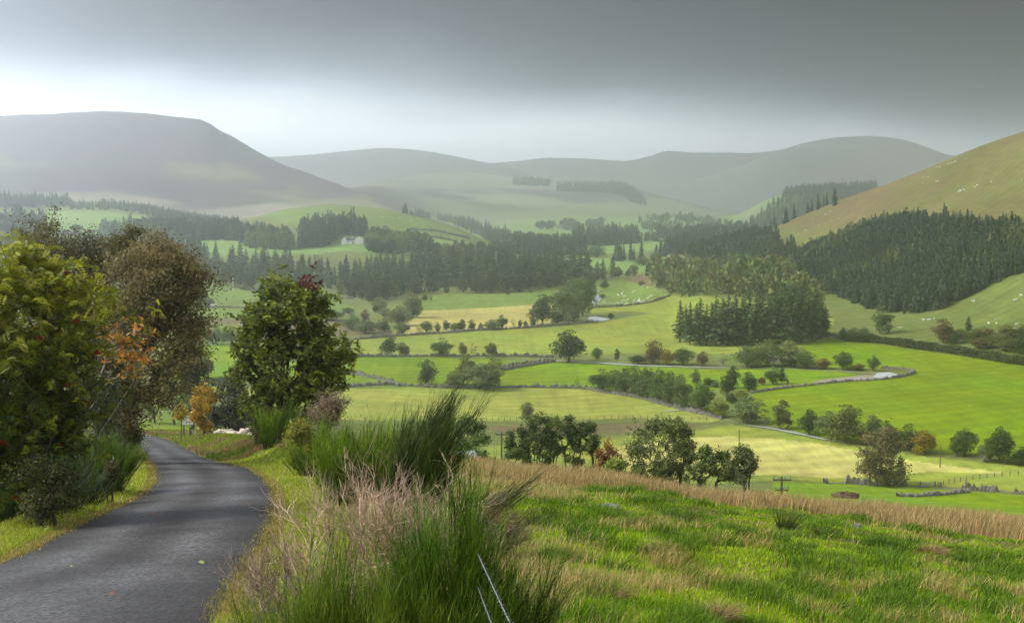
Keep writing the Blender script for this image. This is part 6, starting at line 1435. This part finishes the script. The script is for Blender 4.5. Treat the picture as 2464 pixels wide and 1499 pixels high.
big_me = quad_animal(body=(1.75,.60,.72), leg=.72, neck=(.42,.10), head=.48)
def animal(name, me, mat, px, py, sc, rz, label, cat, group=None, r=None, rmin=240):
    p = hit(px, py, rmin=rmin) if r is None else at_r(px, r, py)
    if group and 'behind' in group: p = p-Vector((0,0,.28))
    o = mobj(name, me if mat is None else me.copy(), loc=p, rz=rz, sc=sc)
    if mat: o.data.materials.clear(); o.data.materials.append(mat)
    return tag(o, label, cat, group)
def flock(pts, label, group, sc=1.0, f=None, rmin=240):
    for x, y in pts:
        animal('sheep', sheep_me, None, x, y+1.5, sc*random.uniform(.9,1.15), random.uniform(0,6.28), label, 'sheep', group, rmin=rmin)
c12 = lambda L: [(1182.4+.2258*x, 500.8+.2258*y) for x, y in L]
c3 = lambda L: [(1560+.3758*x, 299+.3758*y) for x, y in L]
flock(c12([(1597,830),(1620,830),(1612,845),(1625,862),(1660,853),(1745,870),(1400,900),(1392,922),(1352,930),(1415,945),(1505,905),(1520,892),(1455,980),(1427,995),(1430,1022),(1390,995),(1338,1022),(1357,1025),(1382,1027),(1278,1024),(1253,1024),(1203,1010),(1220,1018),(1145,1028),(1130,1032),(1090,1035),(1520,993),(1577,975),(1573,990),(1572,1003),(1602,1008),(1525,1015),(1545,1018),(1657,972),(1670,966),(1695,945),(1712,938),(1865,890),(1880,893),(1455,1025),(1625,990)]), 'white sheep grazing the green field between the river pool and the birch scrub', 'sheep in the field by the river pool', 1.45)
flock(c3([(1905,225),(1918,222),(1975,218),(2032,225),(1810,268),(1820,270),(1845,275),(1865,278),(1918,256),(1945,250),(1962,243),(1760,342),(1775,343),(1790,342),(1760,378),(1845,371),(1855,367),(1985,437),(1992,435),(2000,428),(2023,424),(2092,403),(2103,397),(2107,392),(2195,375),(2395,361),(1355,470),(1082,548),(1135,577),(1163,560),(1117,511),(1055,608),(1217,606),(1175,618),(1130,635),(1093,650),(1005,682),(963,703)]), 'white sheep scattered over the bare brown hillside above the plantation', 'sheep on the brown hill', 1.3)
flock(c3([(2077,1137),(2085,1140),(2348,1132),(2388,1098),(1762,1257),(1793,1257),(1800,1255),(1832,1250),(2222,1254),(2180,1280),(2230,1282),(2345,1312),(1610,1308),(2358,1285)]), 'white sheep in the olive pasture between the plantation and the hedge', 'sheep in the pasture below the plantation', 1.3)
flock([(812,516),(818,518),(826,516),(833,517),(838,520),(868,521),(915,522),(922,524),(930,523),(948,527),(962,526),(978,530),(990,532)], 'white sheep dotted over the distant green hill', 'sheep on the distant green hill', 2.0, rmin=900)
animal('horse', big_me, M_HORSE, 512, 740, 1.5, .2, 'white horse grazing the pasture near the small dark tree', 'horse')
gc_ = 'cattle behind the roadside bank'
animal('cow', big_me, M_COW, 534, 1060, .70, .5, 'cream cow whose back shows at the golden bush end of the bank', 'cow', gc_, r=104)
animal('cow', big_me, M_COW, 563, 1062, .66, 2.8, 'white cow half hidden by grass in the middle of the small herd', 'cow', gc_, r=100)
animal('cow', big_me, M_COW, 590, 1062, .78, 1.2, 'tallest white cow with its back above the bank', 'cow', gc_, r=97)
animal('cow', big_me, M_COW, 614, 1066, .62, .2, 'pale cow with its head down nearest the rowan', 'cow', gc_, r=95)
animal('cow', big_me, M_COW, 352, 985, 1.1, .1, 'pale brown cow under the orchard trees', 'cow', None, r=175)
animal('cow', big_me, M_BROWNH, 1222, 711, 1.6, .4, 'brown cow at the edge of the long green field by the wood', 'cow', 'cattle in the long green field', rmin=500)
animal('cow', big_me, M_BROWNH, 1277, 706, 1.6, 2.4, 'dark cow lying near the wood in the long green field', 'cow', 'cattle in the long green field', rmin=500)

# ------------------------------------------------------------------ buildings
def house(name, label, px, py, wd, dp, h, rh, rz=0.0, r=None, rmin=700, wall=None, roof=None, wins=((-.3,.5),(0,.5),(.3,.5)), chim=(), hip=False, cat='house', door=0.12, group=None, wings=()):
    wall = wall or M_WHITE; roof = roof or M_SLATE
    p = hit(px, py, rmin=rmin) if r is None else at_r(px, r, py); ang = -math.atan2(p.x, p.y)+rz
    o = empty(name, p, ang); tag(o, label, cat, group)
    def blk(x, y, wd, dp, h, rh, gable_front=False):
        G = Geo(); box(G, (x,y,h/2-.5), (wd,dp,h+1))
        ov = .35
        if gable_front: A = [(x-wd/2,y-dp/2,h),(x+wd/2,y-dp/2,h),(x,y-dp/2,h+rh),(x-wd/2,y+dp/2,h),(x+wd/2,y+dp/2,h),(x,y+dp/2,h+rh)]
        else: A = [(x-wd/2,y-dp/2,h),(x-wd/2,y+dp/2,h),(x-wd/2,y,h+rh),(x+wd/2,y-dp/2,h),(x+wd/2,y+dp/2,h),(x+wd/2,y,h+rh)]
        if not hip: G.add(A, None, np.array([(0,1,2),(3,5,4)]))
        mobj('wall', G.mesh('wall', [wall], False), o)
        G = Geo(); t = .25
        if hip: a = wd/2+ov; b = dp/2+ov; k = max(0, a-b); G.add([(x-a,y-b,h),(x+a,y-b,h),(x+a,y+b,h),(x-a,y+b,h),(x-k-.1,y,h+rh),(x+k+.1,y,h+rh)], np.array([(0,1,5,4),(2,3,4,5)]), np.array([(1,2,5),(3,0,4)]))
        elif gable_front: a = wd/2+ov; b = dp/2+ov; sl = rh/(wd/2); G.add([(x-a,y-b,h-ov*sl+.05),(x,y-b,h+rh+.08),(x+a,y-b,h-ov*sl+.05),(x-a,y+b,h-ov*sl+.05),(x,y+b,h+rh+.08),(x+a,y+b,h-ov*sl+.05)], np.array([(0,1,4,3),(1,2,5,4)]))
        else: a = wd/2+ov; b = dp/2+ov; sl = rh/(dp/2); G.add([(x-a,y-b,h-ov*sl+.05),(x-a,y,h+rh+.08),(x-a,y+b,h-ov*sl+.05),(x+a,y-b,h-ov*sl+.05),(x+a,y,h+rh+.08),(x+a,y+b,h-ov*sl+.05)], np.array([(0,3,4,1),(1,4,5,2)]))
        rf = mobj('roof', G.mesh('roof', [roof], False), o); return rf
    rf = blk(0, 0, wd, dp, h, rh)
    for wg in wings: blk(*wg)
    for cx_, cz in chim: G = Geo(); box(G, (cx_,0,cz), (.9,.8,1.9)); box(G, (cx_,0,cz+1.05), (1.1,1.0,.25)); mobj('chimney', G.mesh('chimney', [wall], False), rf)
    fy = -dp/2
    for fx, fz in wins:
        G = Geo(); box(G, (fx*wd, fy-.02, h*fz), (1.15,.08,1.5)); wn = mobj('window', G.mesh('window', [M_WHITE], False), o); G = Geo(); box(G, (fx*wd, fy-.065, h*fz), (.9,.03,1.25)); mobj('pane', G.mesh('pane', [M_GLASS], False), wn)
    if door is not None: G = Geo(); box(G, (door*wd, fy-.03, 1.0), (1.0,.08,2.1)); mobj('door', G.mesh('door', [M_TIMBER], False), o)
    return o
M_CREAM = mat_simple('cream_harling', (.62,.57,.46), .9, .15, 2); M_PINK = mat_simple('pale_pink_render', (.50,.42,.38), .9, .15, 2); M_TIN = mat_simple('grey_tin_roof', (.30,.33,.36), .5, .2, 1.2); M_TURF = mat_simple('turf_roof', (.09,.13,.03), .95, .5, 1.5)
house('farmhouse', 'white farmhouse with gabled wings and chimneys in front of dark woods', 845, 587, 15, 6, 3.6, 2.6, .05, rmin=900, wins=((-.38,.55),(-.2,.55),(.05,.55),(.25,.55)), chim=((-5,6.4),(1,6.4)), wings=((-7.5,-2,5,8,4.6,2.8,True),(8,-2,8,8,5.2,3.0,True)))
house('cottage', 'small cream cottage with a hipped slate roof at the top of the brown slope', 1617, 622, 8.5, 7, 3.6, 2.6, .1, rmin=900, wall=M_CREAM, hip=True, wings=((0,-4.2,3.6,2.4,2.9,1.4),), wins=((-.34,.5),(.34,.5)), door=None, chim=())
gf = 'farm buildings beyond the long wood'
house('farm_shed', 'grey roofed shed half hidden by a tall dark spruce', 1056, 600, 8, 7, 2.6, 2.2, .3, rmin=900, wall=M_STONE, roof=M_TIN, wins=(), cat='shed', group=gf)
house('farm_shed', 'long grey roofed barn with an open pale side', 1130, 608, 14, 9, 3.4, 2.2, 0, rmin=900, wall=M_CREAM, roof=M_TIN, wins=((-.3,.4),(.1,.4)), cat='barn', group=gf)
house('farm_cottage', 'little white cottage among trees beyond the long wood', 1186, 607, 8, 6, 3.0, 2.2, .2, rmin=900, group=gf, chim=((3,5.2),))
gh = 'far farm houses in the haze'
house('far_house', 'tiny white house between faint tree clumps', 1307, 551, 10, 7, 4, 2.4, 0, rmin=2200, group=gh)
house('far_house', 'faint pinkish grey house standing tall by the far farm', 1347, 552, 16, 9, 7, 3.5, 0, rmin=2200, wall=M_PINK, group=gh)
house('far_house', 'low white roofed barn far down the valley', 1425, 546, 13, 7, 3, 1.6, 0, rmin=2200, roof=M_WHITE, group=gh)
house('far_house', 'bright white house in front of the hazy forested hill', 1693, 545, 12, 8, 5, 2.8, 0, rmin=2200, group=gh, chim=((-4,7.8),))
house('field_shed', 'low dark stone shed beside the wind leaning hill tree', 161, 566, 14, 6, 2.6, 2.0, 0, rmin=900, wall=M_DSTONE, wins=(), cat='shed', door=None)
house('roadside_shed', 'low shed with a pale metal roof edge behind the tall broom', 1050, 1075, 5.5, 3.5, 1.6, .5, .15, r=98, wall=M_TIMBER, roof=M_TIN, wins=((-.2,.55),(.2,.55)), cat='shed')
# white mast, red bush, muck heap
p = hit(561, 699); o = empty('white_mast', p); tag(o, 'thin white mast at the end of the long wood', 'mast'); G = Geo(); G.add(*tube([(0,0,-.3),(0,0,5),(0,0,9)], [.22,.18,.14], 6)); mobj('shaft', G.mesh('shaft', [M_WHITE]), o); G = Geo(); box(G, (0,0,8.8), (2.4,.3,.3)); box(G, (0,0,8.8), (.3,.3,1.6)); mobj('head', G.mesh('head', [M_WHITE], False), o)
T('red_bush', 588, 698, 9, 24, 'b', 'BR', 'rusty red bush in front of the long wood beside the white mast', 'bush').children[1].color = (.28,.07,.05,1)
M_MUCK = mat_simple('muck', (.13,.075,.045), .95, .6, 1.2, bump=.5)
rock(2030, 1190, 52, 15, M_MUCK, 'brown muck heap piled in the near pasture', 'muck_heap', 'heap', rmax=400, r=262, jag=.35)
rock(2052, 1189, 34, 16, M_MUCK, 'smaller hump of muck joined to the brown heap', 'muck_heap', 'heap', rmax=400, r=262, jag=.4)
# ------------------------------------------------------------------ rain haze filling the valley
hm, t = newmat('haze'); n, l = t.nodes, t.links
o = n.new('ShaderNodeOutputMaterial'); pv = n.new('ShaderNodeVolumePrincipled'); l.new(pv.outputs[0], o.inputs['Volume'])
pv.inputs['Color'].default_value = (.90,.955,1.0,1); pv.inputs['Density'].default_value = HAZE
pv.inputs['Anisotropy'].default_value = .80
zlo = float(gz.min())-1.0; zhi = float(gz.max())+3
bx = np.array([(sx*9400, sy*9400, z) for z in (zlo, zhi) for sx, sy in ((-1,-1),(1,-1),(1,1),(-1,1))], float)
bf = np.array([(0,3,2,1),(4,5,6,7),(0,1,5,4),(1,2,6,5),(2,3,7,6),(3,0,4,7)])
hz = tag(mobj('haze', mesh_np('haze', bx, [bf], [hm], smooth=False)), kind='stuff', label='pale grey rain haze hanging over the whole valley and its hills')
